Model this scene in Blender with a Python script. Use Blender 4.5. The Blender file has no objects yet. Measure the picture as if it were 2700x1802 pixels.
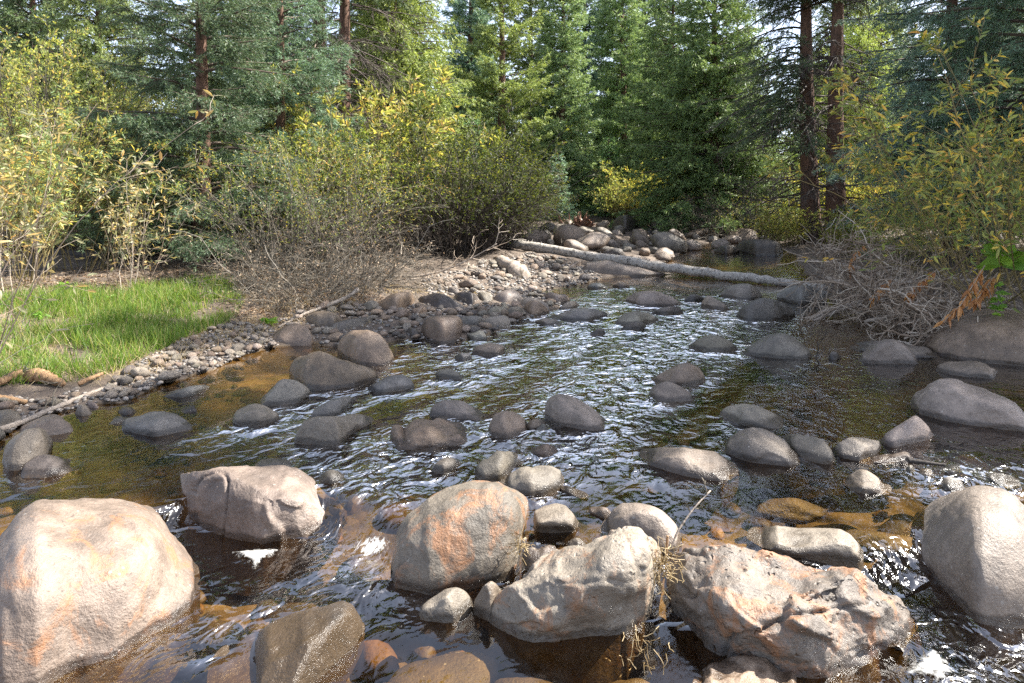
import bpy, math
import numpy as np
from mathutils import Vector

SC = bpy.context.scene
COL = SC.collection
# ------------------------------------------------------------------ camera model (used to measure places from the photo)
F, CX, VH, HC = 1800.0, 1350.0, 505.0, 1.6      # focal length / centre / horizon in photo pixels, eye height in m

def P(u, v, y):
    """point at distance y seen at photo pixel (u, v)"""
    return np.array([(u - CX) / F * y, y, HC - (v - VH) / F * y])

# ------------------------------------------------------------------ noise
def _h(ix, iy, iz, seed):
    n = (ix.astype(np.int64) * 374761393 + iy.astype(np.int64) * 668265263 + iz.astype(np.int64) * 2147483647 + seed * 1274126177) & 0xFFFFFFFF
    n = ((n ^ (n >> 13)) * 1274126177) & 0xFFFFFFFF
    n = ((n ^ (n >> 16)) * 2246822519) & 0xFFFFFFFF
    return ((n ^ (n >> 15)) & 0xFFFF) / 32767.5 - 1.0

def noise(p, seed=0):
    p = np.asarray(p, float)
    i = np.floor(p).astype(np.int64); f = p - i
    f = f * f * f * (f * (f * 6 - 15) + 10)
    r = 0
    for dx in (0, 1):
        wx = f[..., 0] if dx else 1 - f[..., 0]
        for dy in (0, 1):
            wy = f[..., 1] if dy else 1 - f[..., 1]
            for dz in (0, 1):
                wz = f[..., 2] if dz else 1 - f[..., 2]
                r = r + wx * wy * wz * _h(i[..., 0] + dx, i[..., 1] + dy, i[..., 2] + dz, seed)
    return r

def fbm(p, octaves=4, seed=0, gain=0.5):
    p = np.asarray(p, float); r = 0; a = 1.0
    for k in range(octaves):
        r = r + a * noise(p * 2.03 ** k + 17.3 * k, seed + k); a *= gain
    return r

def ridged(p, octaves=4, seed=0):
    p = np.asarray(p, float); r = 0; a = 1.0
    for k in range(octaves):
        r = r + a * (1 - 2 * np.abs(noise(p * 2.03 ** k + 9.1 * k, seed + k))); a *= 0.5
    return r

def smooth(a, b, x):
    t = np.clip((x - a) / (b - a), 0, 1); return t * t * (3 - 2 * t)

def nrm(v):
    return v / np.maximum(np.linalg.norm(v, axis=-1, keepdims=True), 1e-9)

# ------------------------------------------------------------------ mesh and object helpers
def mesh(name, verts, faces, mats, smooth_shade=False):
    """faces: list of ((n,k) int array, material index)"""
    me = bpy.data.meshes.new(name)
    verts = np.asarray(verts, np.float32).reshape(-1, 3)
    me.vertices.add(len(verts)); me.vertices.foreach_set('co', verts.ravel())
    faces = [(np.asarray(f, np.int32), m) for f, m in faces if len(f)]
    nl = sum(f.size for f, _ in faces); nf = sum(len(f) for f, _ in faces)
    me.loops.add(nl); me.polygons.add(nf)
    me.loops.foreach_set('vertex_index', np.concatenate([f.ravel() for f, _ in faces]))
    tot = np.concatenate([np.full(len(f), f.shape[1], np.int32) for f, _ in faces])
    me.polygons.foreach_set('loop_start', np.concatenate([[0], np.cumsum(tot)[:-1]]).astype(np.int32))
    me.polygons.foreach_set('material_index', np.concatenate([np.full(len(f), m, np.int32) for f, m in faces]))
    me.polygons.foreach_set('use_smooth', np.full(nf, smooth_shade))
    for m in mats: me.materials.append(m)
    me.update(calc_edges=True)
    return me

def link(name, me, parent=None, loc=None):
    o = bpy.data.objects.new(name, me); COL.objects.link(o)
    if parent is not None: o.parent = parent
    if loc is not None: o.location = loc
    return o

def tag(o, label=None, cat=None, group=None, kind=None):
    if label: o['label'] = label
    if cat: o['category'] = cat
    if group: o['group'] = group
    if kind: o['kind'] = kind
    return o

def thing(name, label, cat, loc=(0, 0, 0), group=None, rz=0.0, s=1.0):
    o = bpy.data.objects.new(name, None); COL.objects.link(o)
    o.empty_display_size = 0.1
    o.location = loc; o.rotation_euler = (0, 0, rz); o.scale = (s, s, s) if np.isscalar(s) else s
    return tag(o, label, cat, group)

class Geo:
    """collects vertices and faces for one mesh"""
    def __init__(g): g.v = []; g.f = []; g.n = 0
    def add(g, v, faces, m=0):
        v = np.asarray(v, float).reshape(-1, 3)
        for f in (faces if isinstance(faces, list) else [faces]):
            if len(f): g.f.append((np.asarray(f, np.int64) + g.n, m))
        g.v.append(v); g.n += len(v)
    def mesh(g, name, mats, smooth_shade=False):
        groups = {}
        for f, m in g.f: groups.setdefault((f.shape[1], m), []).append(f)
        return mesh(name, np.concatenate(g.v), [(np.concatenate(fs), m) for (k, m), fs in groups.items()], mats, smooth_shade)

def tubes(pts, rad, sides=4, cap=True):
    """pts (N,K,3), rad (N,K): N tubes as vertices, [quads, caps]"""
    pts = np.asarray(pts, float); rad = np.broadcast_to(np.asarray(rad, float), pts.shape[:2])
    N, K, _ = pts.shape
    t = np.empty_like(pts); t[:, 1:-1] = pts[:, 2:] - pts[:, :-2]; t[:, 0] = pts[:, 1] - pts[:, 0]; t[:, -1] = pts[:, -1] - pts[:, -2]
    t = nrm(t)
    ref = np.where(np.abs(nrm(pts[:, -1] - pts[:, 0])[:, 2:3]) > 0.9, np.array([[1.0, 0, 0]]), np.array([[0, 0, 1.0]]))[:, None, :]
    a = nrm(np.cross(t, ref)); b = np.cross(t, a)
    ang = np.arange(sides) / sides * 2 * np.pi
    v = pts[:, :, None, :] + rad[:, :, None, None] * (np.cos(ang)[None, None, :, None] * a[:, :, None, :] + np.sin(ang)[None, None, :, None] * b[:, :, None, :])
    idx = np.arange(N * K * sides).reshape(N, K, sides)
    q = np.stack([idx[:, :-1], np.roll(idx, -1, 2)[:, :-1], np.roll(idx, -1, 2)[:, 1:], idx[:, 1:]], -1).reshape(-1, 4)
    faces = [q]
    if cap:
        faces += [idx[:, 0, ::-1].reshape(N, sides), idx[:, -1].reshape(N, sides)]
    return v.reshape(-1, 3), faces

def grow(rng, p0, d0, L, K=6, wander=0.15, up=0.0):
    p = np.array(p0, float); d = nrm(np.array(d0, float)); N = len(p)
    L = np.broadcast_to(np.asarray(L, float), (N,))
    up = np.broadcast_to(np.asarray(up, float), (N,))
    out = [p.copy()]
    for k in range(K - 1):
        d = d + rng.normal(0, wander, (N, 3)); d[:, 2] += up; d = nrm(d)
        p = p + d * (L / (K - 1))[:, None]; out.append(p.copy())
    return np.stack(out, 1)

def along(pts, i, s):
    """point and direction at parameter s (0..1) of polylines pts[i]"""
    K = pts.shape[1]; x = np.clip(s, 0, 0.9999) * (K - 1); k = x.astype(int); f = (x - k)[:, None]
    a = pts[i, k]; b = pts[i, k + 1]
    return a * (1 - f) + b * f, nrm(b - a)

def side_dirs(rng, d, amount=0.8):
    r = rng.normal(0, 1, d.shape); r = nrm(r - (r * d).sum(-1, keepdims=True) * d)
    return nrm(d + amount * r)

def leaves(rng, pos, d, L, W, detail=False, droop=0.0):
    """narrow leaves: pos (N,3), direction d, length L, width W"""
    N = len(pos); d = nrm(d)
    L = np.broadcast_to(np.asarray(L, float), (N,))[:, None]; W = np.broadcast_to(np.asarray(W, float), (N,))[:, None]
    r = rng.normal(0, 1, (N, 3)); s = nrm(r - (r * d).sum(-1, keepdims=True) * d); n = np.cross(d, s)
    if not detail:
        v = np.stack([pos, pos + d * L * 0.45 + s * W / 2 + n * W * 0.12, pos + d * L - n * L * 0.06, pos + d * L * 0.45 - s * W / 2 + n * W * 0.12], 1)
        i = np.arange(N)[:, None] * 4
        return v.reshape(-1, 3), np.concatenate([i + [0, 1, 2], i + [0, 2, 3]])
    c = rng.normal(0, 0.22, (N, 1)) + 0.1
    def at(t): return pos + d * L * t + n * c * L * t * t - np.array([0, 0, 1.0]) * droop * L * t * t
    v = np.stack([at(0), at(.3) + s * W * .42 + n * W * .1, at(.3) - s * W * .42 + n * W * .1, at(.65) + s * W * .46 + n * W * .1, at(.65) - s * W * .46 + n * W * .1, at(1.0), at(.3), at(.65)], 1)
    i = np.arange(N)[:, None] * 8
    t = np.concatenate([i + [0, 6, 1], i + [0, 2, 6], i + [1, 6, 7], i + [1, 7, 3], i + [6, 2, 4], i + [6, 4, 7], i + [3, 7, 5], i + [7, 4, 5]])
    return v.reshape(-1, 3), t

# ------------------------------------------------------------------ materials
def newmat(name):
    m = bpy.data.materials.new(name); m.use_nodes = True
    nt = m.node_tree; nt.nodes.clear()
    return m, nt

class NT:
    """small wrapper that makes nodes and links"""
    def __init__(s, nt): s.nt = nt
    def n(s, typ, **kw):
        nd = s.nt.nodes.new(typ)
        for k, v in kw.items():
            if k.startswith('i_'):
                key = k[2:].replace('_', ' ')
                s.set(nd.inputs[int(key)] if key.isdigit() else nd.inputs[key], v)
            else: setattr(nd, k, v)
        return nd
    def set(s, inp, v):
        if isinstance(v, bpy.types.NodeSocket): s.nt.links.new(v, inp)
        else: inp.default_value = v
    def math(s, op, a, b=0.0, clamp=False):
        nd = s.nt.nodes.new('ShaderNodeMath'); nd.operation = op; nd.use_clamp = clamp
        s.set(nd.inputs[0], a); s.set(nd.inputs[1], b); return nd.outputs[0]
    def mix(s, fac, a, b, blend='MIX'):
        nd = s.nt.nodes.new('ShaderNodeMix'); nd.data_type = 'RGBA'; nd.blend_type = blend
        s.set(nd.inputs[0], fac); s.set(nd.inputs[6], a); s.set(nd.inputs[7], b); return nd.outputs[2]
    def ramp(s, fac, stops):
        nd = s.nt.nodes.new('ShaderNodeValToRGB'); e = nd.color_ramp.elements
        while len(e) < len(stops): e.new(0.5)
        for el, (pos, c) in zip(e, stops):
            el.position = pos; el.color = c if hasattr(c, '__len__') and len(c) == 4 else (*c, 1) if hasattr(c, '__len__') else (c, c, c, 1)
        s.set(nd.inputs[0], fac); return nd.outputs[0]
    def noise(s, vec, scale, detail=4.0, rough=0.55, dist=0.0):
        nd = s.n('ShaderNodeTexNoise', i_Scale=scale, i_Detail=detail, i_Roughness=rough, i_Distortion=dist)
        if vec is not None: s.set(nd.inputs['Vector'], vec)
        return nd.outputs['Fac']
    def out(s, shader):
        o = s.n('ShaderNodeOutputMaterial'); s.nt.links.new(shader, o.inputs['Surface'])

def rgb(r, g, b): return (r, g, b, 1.0)

def make_rock_mat():
    m, nt = newmat('river_rock'); t = NT(nt)
    tc = t.n('ShaderNodeTexCoord'); oi = t.n('ShaderNodeObjectInfo')
    off = t.n('ShaderNodeVectorMath', operation='SCALE'); t.set(off.inputs[0], (13.0, 7.0, 5.0)); t.set(off.inputs['Scale'], oi.outputs['Random'])
    vec = t.n('ShaderNodeVectorMath', operation='ADD'); t.set(vec.inputs[0], tc.outputs['Object']); t.set(vec.inputs[1], off.outputs[0]); V = vec.outputs[0]
    big = t.noise(V, 3.0, 5, 0.6, 0.4); mid = t.noise(V, 14.0, 5, 0.65, 0.3); fine = t.noise(V, 90.0, 4, 0.7)
    val = t.math('ADD', t.math('MULTIPLY', big, 0.8), t.math('ADD', t.math('MULTIPLY', mid, 0.45), t.math('MULTIPLY', fine, 0.38)))
    shade = t.ramp(val, [(0.52, 0.42), (0.78, 0.95), (1.05, 1.7)])
    c = t.mix(1.0, oi.outputs['Color'], shade, 'MULTIPLY')
    # warm rust staining, amount in the object colour's alpha
    rm = t.noise(V, 5.5, 6, 0.68, 0.8)
    thr = t.math('SUBTRACT', 0.80, t.math('MULTIPLY', oi.outputs['Alpha'], 0.36))
    rmask = t.math('MULTIPLY', t.math('ADD', t.math('SUBTRACT', rm, thr), t.math('MULTIPLY', t.math('SUBTRACT', fine, 0.5), 0.16)), 9.0, True)
    rmask = t.math('MULTIPLY', rmask, t.math('MULTIPLY', oi.outputs['Alpha'], 0.85, True))
    c = t.mix(rmask, c, rgb(0.30, 0.135, 0.055))
    # pale lichen and mineral flecks
    vo = t.n('ShaderNodeTexVoronoi', i_Scale=26.0); t.set(vo.inputs['Vector'], V)
    fl = t.math('MULTIPLY', t.math('LESS_THAN', vo.outputs['Distance'], 0.16), t.math('GREATER_THAN', t.noise(V, 6.0, 3), 0.56))
    c = t.mix(t.math('MULTIPLY', fl, 0.35), c, rgb(0.42, 0.40, 0.36))
    dk = t.math('MULTIPLY', t.math('GREATER_THAN', t.noise(V, 38.0, 3, 0.6), 0.66), t.math('GREATER_THAN', t.noise(V, 4.0, 2), 0.5))
    c = t.mix(t.math('MULTIPLY', dk, 0.45), c, rgb(0.05, 0.04, 0.035))
    # pale smears where silt dried on
    sm = t.math('MULTIPLY', t.math('SUBTRACT', t.noise(V, 2.2, 6, 0.62, 1.2), 0.56), 5.0, True)
    c = t.mix(t.math('MULTIPLY', sm, 0.16), c, rgb(0.40, 0.35, 0.30))
    # wet band and algae at the waterline
    at = t.n('ShaderNodeAttribute', attribute_type='OBJECT', attribute_name='waterline')
    geo = t.n('ShaderNodeNewGeometry'); sep = t.n('ShaderNodeSeparateXYZ'); t.set(sep.inputs[0], geo.outputs['Position'])
    hgt = t.math('SUBTRACT', sep.outputs[2], at.outputs['Fac'])
    hgt = t.math('SUBTRACT', hgt, t.math('MULTIPLY', t.math('SUBTRACT', t.noise(V, 7.0, 4, 0.6), 0.5), 0.075))
    wet = t.math('SUBTRACT', 1.0, t.math('MULTIPLY', t.math('SUBTRACT', hgt, 0.026), 60.0), True)
    algae = t.math('MULTIPLY', t.math('SUBTRACT', 0.012, hgt), 40.0, True)
    c = t.mix(t.math('MULTIPLY', algae, 0.5), c, rgb(0.20, 0.125, 0.045))
    c = t.mix(wet, c, t.mix(1.0, c, rgb(0.34, 0.32, 0.30), 'MULTIPLY'))
    rough = t.math('ADD', 0.27, t.math('MULTIPLY', t.math('SUBTRACT', 1.0, wet), t.math('ADD', 0.10, t.math('MULTIPLY', mid, 0.28))))
    h = t.math('ADD', t.math('MULTIPLY', mid, 0.6), t.math('MULTIPLY', fine, 0.3))
    h = t.math('SUBTRACT', h, t.math('MULTIPLY', dk, 0.25))
    pa = t.n('ShaderNodeAttribute', attribute_type='OBJECT', attribute_name='pits')
    v2 = t.n('ShaderNodeTexVoronoi', i_Scale=30.0); dv = t.n('ShaderNodeVectorMath', operation='ADD'); t.set(dv.inputs[0], V)
    nz = t.n('ShaderNodeTexNoise', i_Scale=18.0); t.set(nz.inputs['Vector'], V); sc = t.n('ShaderNodeVectorMath', operation='SCALE'); t.set(sc.inputs[0], nz.outputs['Color']); sc.inputs['Scale'].default_value = 0.06
    t.set(dv.inputs[1], sc.outputs[0]); t.set(v2.inputs['Vector'], dv.outputs[0])
    pit = t.math('SUBTRACT', 1.0, t.math('MULTIPLY', v2.outputs['Distance'], 3.2), True)
    pit = t.math('MULTIPLY', pit, t.math('MULTIPLY', t.math('SUBTRACT', t.noise(V, 9.0, 3), 0.42), 5.0, True))
    h = t.math('SUBTRACT', h, t.math('MULTIPLY', t.math('MULTIPLY', pit, pa.outputs['Fac']), 0.9))
    bp = t.n('ShaderNodeBump', i_Strength=0.75, i_Distance=0.026); t.set(bp.inputs['Height'], h)
    b = t.n('ShaderNodeBsdfPrincipled'); t.set(b.inputs['Base Color'], c); t.set(b.inputs['Roughness'], rough); t.set(b.inputs['Normal'], bp.outputs[0])
    t.out(b.outputs[0]); return m

def make_leaf_mat(name, stops, trans=0.45, rough=0.5, scale_noise=None):
    """leaf colour varies from leaf to leaf; light passes through"""
    m, nt = newmat(name); t = NT(nt)
    g = t.n('ShaderNodeNewGeometry'); f = g.outputs['Random Per Island']
    oi = t.n('ShaderNodeObjectInfo')
    if scale_noise:
        tc = t.n('ShaderNodeTexCoord')
        f = t.math('ADD', t.math('MULTIPLY', f, 0.55), t.math('MULTIPLY', t.math('SUBTRACT', t.noise(tc.outputs['Object'], scale_noise, 3), 0.3), 1.1), True)
    c = t.ramp(f, stops)
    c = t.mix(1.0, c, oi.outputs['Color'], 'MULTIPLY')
    d = t.n('ShaderNodeBsdfPrincipled', i_Roughness=rough); t.set(d.inputs['Base Color'], c); d.inputs['Specular IOR Level'].default_value = 0.35
    tr = t.n('ShaderNodeBsdfTranslucent'); t.set(tr.inputs['Color'], t.mix(1.0, c, rgb(1.5, 1.45, 0.85), 'MULTIPLY'))
    mx = t.n('ShaderNodeMixShader'); mx.inputs[0].default_value = trans
    nt.links.new(d.outputs[0], mx.inputs[1]); nt.links.new(tr.outputs[0], mx.inputs[2])
    t.out(mx.outputs[0]); return m

def make_bark_mat(name, a, b, scale=(18, 18, 3), bump=0.03, mark=None):
    m, nt = newmat(name); t = NT(nt)
    tc = t.n('ShaderNodeTexCoord'); mp = t.n('ShaderNodeMapping'); mp.inputs['Scale'].default_value = scale; t.set(mp.inputs[0], tc.outputs['Object'])
    n1 = t.noise(mp.outputs[0], 1.0, 6, 0.65, 0.6); n2 = t.noise(mp.outputs[0], 4.0, 4, 0.6)
    f = t.math('ADD', t.math('MULTIPLY', n1, 0.7), t.math('MULTIPLY', n2, 0.3))
    c = t.ramp(f, [(0.34, a), (0.64, b)])
    if mark:
        k = t.math('MULTIPLY', t.math('SUBTRACT', t.noise(mp.outputs[0], 0.9, 5, 0.7, 0.5), 0.565), 16.0, True)
        c = t.mix(k, c, mark)
    bp = t.n('ShaderNodeBump', i_Strength=0.8, i_Distance=bump); t.set(bp.inputs['Height'], f)
    d = t.n('ShaderNodeBsdfPrincipled', i_Roughness=0.85); t.set(d.inputs['Base Color'], c); t.set(d.inputs['Normal'], bp.outputs[0])
    t.out(d.outputs[0]); return m

def make_twig_mat(name, stops):
    m, nt = newmat(name); t = NT(nt)
    g = t.n('ShaderNodeNewGeometry'); c = t.ramp(g.outputs['Random Per Island'], stops)
    d = t.n('ShaderNodeBsdfPrincipled', i_Roughness=0.8); t.set(d.inputs['Base Color'], c)
    t.out(d.outputs[0]); return m

def make_ground_mat():
    m, nt = newmat('bank_soil'); t = NT(nt)
    geo = t.n('ShaderNodeNewGeometry'); V = geo.outputs['Position']
    sep = t.n('ShaderNodeSeparateXYZ'); t.set(sep.inputs[0], V)
    n1 = t.noise(V, 1.2, 5, 0.6); n2 = t.noise(V, 9.0, 6, 0.7); n3 = t.noise(V, 60.0, 4, 0.7)
    f = t.math('ADD', t.math('MULTIPLY', n1, 0.35), t.math('ADD', t.math('MULTIPLY', n2, 0.4), t.math('MULTIPLY', n3, 0.35)))
    soil = t.ramp(f, [(0.38, (0.04, 0.029, 0.021)), (0.54, (0.095, 0.070, 0.051)), (0.66, (0.17, 0.133, 0.10)), (0.80, (0.27, 0.225, 0.175))])
    vo = t.n('ShaderNodeTexVoronoi', i_Scale=13.0, i_Randomness=1.0); t.set(vo.inputs['Vector'], V)
    bedc = t.ramp(t.math('ADD', t.math('MULTIPLY', n1, 0.5), t.math('ADD', t.math('MULTIPLY', n2, 0.4), t.math('MULTIPLY', n3, 0.1))),
                  [(0.30, (0.065, 0.044, 0.022)), (0.52, (0.14, 0.098, 0.047)), (0.68, (0.21, 0.145, 0.065)), (0.80, (0.27, 0.20, 0.11))])
    sb = t.n('ShaderNodeSeparateColor'); t.set(sb.inputs[0], vo.outputs['Color'])
    bedc = t.mix(1.0, bedc, t.ramp(sb.outputs[0], [(0.0, 0.65), (1.0, 1.25)]), 'MULTIPLY')
    wet = t.math('MULTIPLY', t.math('SUBTRACT', 0.015, t.math('ADD', sep.outputs[2], t.math('MULTIPLY', t.math('SUBTRACT', n2, 0.5), 0.05))), 40.0, True)
    c = t.mix(wet, soil, bedc)
    h = t.math('ADD', t.math('MULTIPLY', n3, 0.5), t.math('MULTIPLY', vo.outputs['Distance'], -0.8))
    bp = t.n('ShaderNodeBump', i_Strength=0.7, i_Distance=0.03); t.set(bp.inputs['Height'], h)
    d = t.n('ShaderNodeBsdfPrincipled', i_Roughness=0.85); t.set(d.inputs['Base Color'], c); t.set(d.inputs['Normal'], bp.outputs[0])
    t.out(d.outputs[0]); return m

def make_water_mat():
    m, nt = newmat('stream_water'); t = NT(nt)
    geo = t.n('ShaderNodeNewGeometry'); V = geo.outputs['Position']
    mp = t.n('ShaderNodeMapping', vector_type='TEXTURE'); mp.inputs['Rotation'].default_value = (0, 0, math.radians(-27)); mp.inputs['Scale'].default_value = (1.0, 1.35, 1.0); t.set(mp.inputs[0], V)
    rip = t.n('ShaderNodeAttribute', attribute_name='ripple'); foam = t.n('ShaderNodeAttribute', attribute_name='foam')
    a = t.noise(mp.outputs[0], 7.5, 2, 0.5, 0.8); b = t.noise(mp.outputs[0], 21.0, 2, 0.5, 0.6)
    h = t.math('ADD', a, t.math('MULTIPLY', b, 0.17))
    h = t.math('MULTIPLY', h, rip.outputs['Fac'])
    bp = t.n('ShaderNodeBump', i_Strength=1.0, i_Distance=0.085); t.set(bp.inputs['Height'], h)
    fr = t.n('ShaderNodeFresnel', i_IOR=1.40)
    gl = t.n('ShaderNodeBsdfGlossy', i_Roughness=0.09); t.set(gl.inputs['Normal'], bp.outputs[0]); gl.inputs['Color'].default_value = rgb(1, 1, 1)
    tr = t.n('ShaderNodeBsdfTransparent'); tr.inputs['Color'].default_value = rgb(0.88, 0.74, 0.50)
    mx = t.n('ShaderNodeMixShader'); t.set(mx.inputs[0], t.math('MULTIPLY', fr.outputs[0], t.math('ADD', 1.25, t.math('MULTIPLY', rip.outputs['Fac'], 2.5)), True)); nt.links.new(tr.outputs[0], mx.inputs[1]); nt.links.new(gl.outputs[0], mx.inputs[2])
    mpf = t.n('ShaderNodeMapping', vector_type='TEXTURE'); mpf.inputs['Rotation'].default_value = (0, 0, math.radians(-27)); mpf.inputs['Scale'].default_value = (1.0, 3.2, 1.0); t.set(mpf.inputs[0], V)
    fn = t.noise(mpf.outputs[0], 48.0, 6, 0.72, 0.8)
    fm = t.math('MULTIPLY', t.math('SUBTRACT', t.math('ADD', fn, foam.outputs['Fac']), 0.98), 7.0, True)
    fo = t.n('ShaderNodeBsdfPrincipled', i_Roughness=0.6); fo.inputs['Base Color'].default_value = rgb(0.55, 0.55, 0.53)
    m2 = t.n('ShaderNodeMixShader'); t.set(m2.inputs[0], fm); nt.links.new(mx.outputs[0], m2.inputs[1]); nt.links.new(fo.outputs[0], m2.inputs[2])
    t.out(m2.outputs[0]); return m

M = {}
M['rock'] = make_rock_mat()
M['ground'] = make_ground_mat()
M['water'] = make_water_mat()
M['bark_red'] = make_bark_mat('spruce_bark', (0.045, 0.026, 0.018), (0.20, 0.105, 0.065))
M['bark_grey'] = make_bark_mat('driftwood_bark', (0.15, 0.115, 0.085), (0.44, 0.37, 0.30), (25, 25, 25), 0.012)
M['bark_dark'] = make_bark_mat('dark_bark', (0.012, 0.010, 0.009), (0.05, 0.04, 0.033), (20, 20, 20), 0.015)
M['aspen_bark'] = make_bark_mat('aspen_bark', (0.19, 0.165, 0.14), (0.52, 0.48, 0.42), (16, 16, 16), 0.03, rgb(0.03, 0.025, 0.02))
M['rotten'] = make_bark_mat('rotten_wood', (0.12, 0.06, 0.03), (0.42, 0.26, 0.13), (30, 30, 6), 0.02)
M['redrot'] = make_bark_mat('red_rotten_wood', (0.07, 0.03, 0.018), (0.27, 0.135, 0.08), (18, 18, 5), 0.03)
M['limb'] = make_twig_mat('conifer_limb', [(0.0, (0.05, 0.035, 0.026)), (1.0, (0.13, 0.095, 0.07))])
M['deadlimb'] = make_twig_mat('dead_limb', [(0.0, (0.035, 0.026, 0.02)), (1.0, (0.10, 0.075, 0.06))])
M['twig_grey'] = make_twig_mat('grey_twig', [(0.0, (0.040, 0.033, 0.024)), (0.6, (0.105, 0.088, 0.062)), (0.9, (0.20, 0.17, 0.13)), (1.0, (0.34, 0.30, 0.24))])
M['twig_dark'] = make_twig_mat('dark_twig', [(0.0, (0.02, 0.016, 0.013)), (1.0, (0.08, 0.062, 0.05))])
M['twig_tan'] = make_twig_mat('tan_twig', [(0.0, (0.10, 0.068, 0.045)), (0.55, (0.25, 0.185, 0.13)), (1.0, (0.52, 0.44, 0.35))])
M['twig_pale'] = make_twig_mat('pale_twig', [(0.0, (0.22, 0.16, 0.11)), (0.6, (0.40, 0.32, 0.24)), (1.0, (0.60, 0.53, 0.43))])
M['twig_olive'] = make_twig_mat('willow_stem', [(0.0, (0.08, 0.065, 0.025)), (1.0, (0.28, 0.21, 0.08))])
M['needle_blue'] = make_leaf_mat('blue_spruce_needles', [(0.0, (0.082, 0.144, 0.116)), (0.5, (0.158, 0.245, 0.200)), (1.0, (0.291, 0.383, 0.315))], 0.22, 0.5)
M['needle_green'] = make_leaf_mat('green_spruce_needles', [(0.0, (0.092, 0.132, 0.057)), (0.5, (0.173, 0.227, 0.097)), (1.0, (0.304, 0.354, 0.151))], 0.25, 0.5)
M['needle_dark'] = make_leaf_mat('dark_spruce_needles', [(0.0, (0.040, 0.073, 0.040)), (0.6, (0.090, 0.136, 0.073)), (1.0, (0.170, 0.220, 0.110))], 0.2, 0.5)
M['leaf_willow'] = make_leaf_mat('willow_leaves', [(0.0, (0.10, 0.14, 0.05)), (0.5, (0.19, 0.22, 0.08)), (0.72, (0.30, 0.29, 0.085)), (0.88, (0.50, 0.37, 0.08)), (1.0, (0.50, 0.27, 0.09))], 0.40, 0.42)
M['leaf_pale'] = make_leaf_mat('pale_willow_leaves', [(0.0, (0.16, 0.17, 0.08)), (0.5, (0.34, 0.33, 0.20)), (0.8, (0.50, 0.40, 0.20)), (1.0, (0.50, 0.30, 0.10))], 0.40, 0.45)
M['leaf_yellow'] = make_leaf_mat('yellowing_leaves', [(0.0, (0.13, 0.16, 0.05)), (0.5, (0.27, 0.29, 0.09)), (0.85, (0.42, 0.37, 0.11)), (1.0, (0.44, 0.28, 0.11))], 0.5, 0.5)
M['leaf_green'] = make_leaf_mat('green_shrub_leaves', [(0.0, (0.055, 0.085, 0.022)), (0.6, (0.13, 0.17, 0.04)), (1.0, (0.28, 0.28, 0.06))], 0.45, 0.5)
M['leaf_brown'] = make_leaf_mat('dead_leaves', [(0.0, (0.10, 0.055, 0.03)), (0.6, (0.26, 0.17, 0.10)), (1.0, (0.42, 0.33, 0.23))], 0.15, 0.7)
M['leaf_orange'] = make_leaf_mat('orange_dead_leaves', [(0.0, (0.30, 0.12, 0.04)), (1.0, (0.55, 0.29, 0.11))], 0.3, 0.6)
M['leaf_bright'] = make_leaf_mat('bright_green_leaves', [(0.0, (0.10, 0.22, 0.03)), (1.0, (0.22, 0.36, 0.05))], 0.5, 0.45)
M['grass'] = make_leaf_mat('bank_grass', [(0.0, (0.07, 0.14, 0.022)), (0.5, (0.14, 0.235, 0.04)), (0.84, (0.24, 0.30, 0.07)), (0.92, (0.34, 0.30, 0.14)), (1.0, (0.42, 0.35, 0.20))], 0.45, 0.5)
M['straw'] = make_leaf_mat('dry_straw', [(0.0, (0.22, 0.15, 0.07)), (1.0, (0.52, 0.42, 0.25))], 0.3, 0.6)
m_, nt_ = newmat('foam'); t_ = NT(nt_)
g_ = t_.n('ShaderNodeNewGeometry')
b_ = t_.n('ShaderNodeBsdfPrincipled', i_Roughness=0.55); b_.inputs['Base Color'].default_value = rgb(0.52, 0.515, 0.49)
rim_ = t_.n('ShaderNodeAttribute', attribute_name='rim')
al_ = t_.math('MULTIPLY', t_.math('SUBTRACT', t_.math('ADD', t_.math('MULTIPLY', t_.math('SUBTRACT', 1.0, rim_.outputs['Fac']), 1.1), t_.math('MULTIPLY', t_.math('SUBTRACT', t_.noise(g_.outputs['Position'], 34.0, 5, .7), 0.5), 1.9)), 0.30), 1.7, True)
tr_ = t_.n('ShaderNodeBsdfTransparent'); mx_ = t_.n('ShaderNodeMixShader'); t_.set(mx_.inputs[0], al_)
bp_ = t_.n('ShaderNodeBump', i_Strength=0.6, i_Distance=0.008); t_.set(bp_.inputs['Height'], t_.noise(g_.outputs['Position'], 70.0, 4, .7)); t_.set(b_.inputs['Normal'], bp_.outputs[0])
nt_.links.new(tr_.outputs[0], mx_.inputs[1]); nt_.links.new(b_.outputs[0], mx_.inputs[2])
t_.out(mx_.outputs[0]); M['foam'] = m_
# ------------------------------------------------------------------ the land: stream outline measured on the photo, z = 0 is the upper water level
def plane(u, v, z=0.0):
    y = (HC - z) * F / (v - VH)
    return ((u - CX) / F * y, y)

LOW = -0.10      # water level below the line of big front boulders
_left = [(-330, 1190), (0, 1165), (70, 1110), (240, 1072), (340, 1060), (440, 1012), (560, 978), (690, 922), (800, 908), (900, 915), (1060, 900),
         (1200, 905), (1290, 885), (1380, 845), (1470, 822), (1480, 800), (1420, 782), (1425, 768), (1540, 750), (1590, 735), (1730, 724)]
_far = [(1760, 690), (1800, 668), (1830, 650), (1900, 638), (2020, 640)]
_right = [(2090, 672), (2110, 705), (2140, 745), (2190, 800), (2290, 850), (2420, 885), (2700, 900), (3000, 940)]
_poly = [(-7.5, -6.0), (-6.0, 1.5)] + [plane(u, v) for u, v in _left] + [plane(u, v) for u, v in _far] + [plane(u, v) for u, v in _right] + [(6.2, 3.0), (5.5, -6.0)]
POLY = np.array(_poly)

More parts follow.
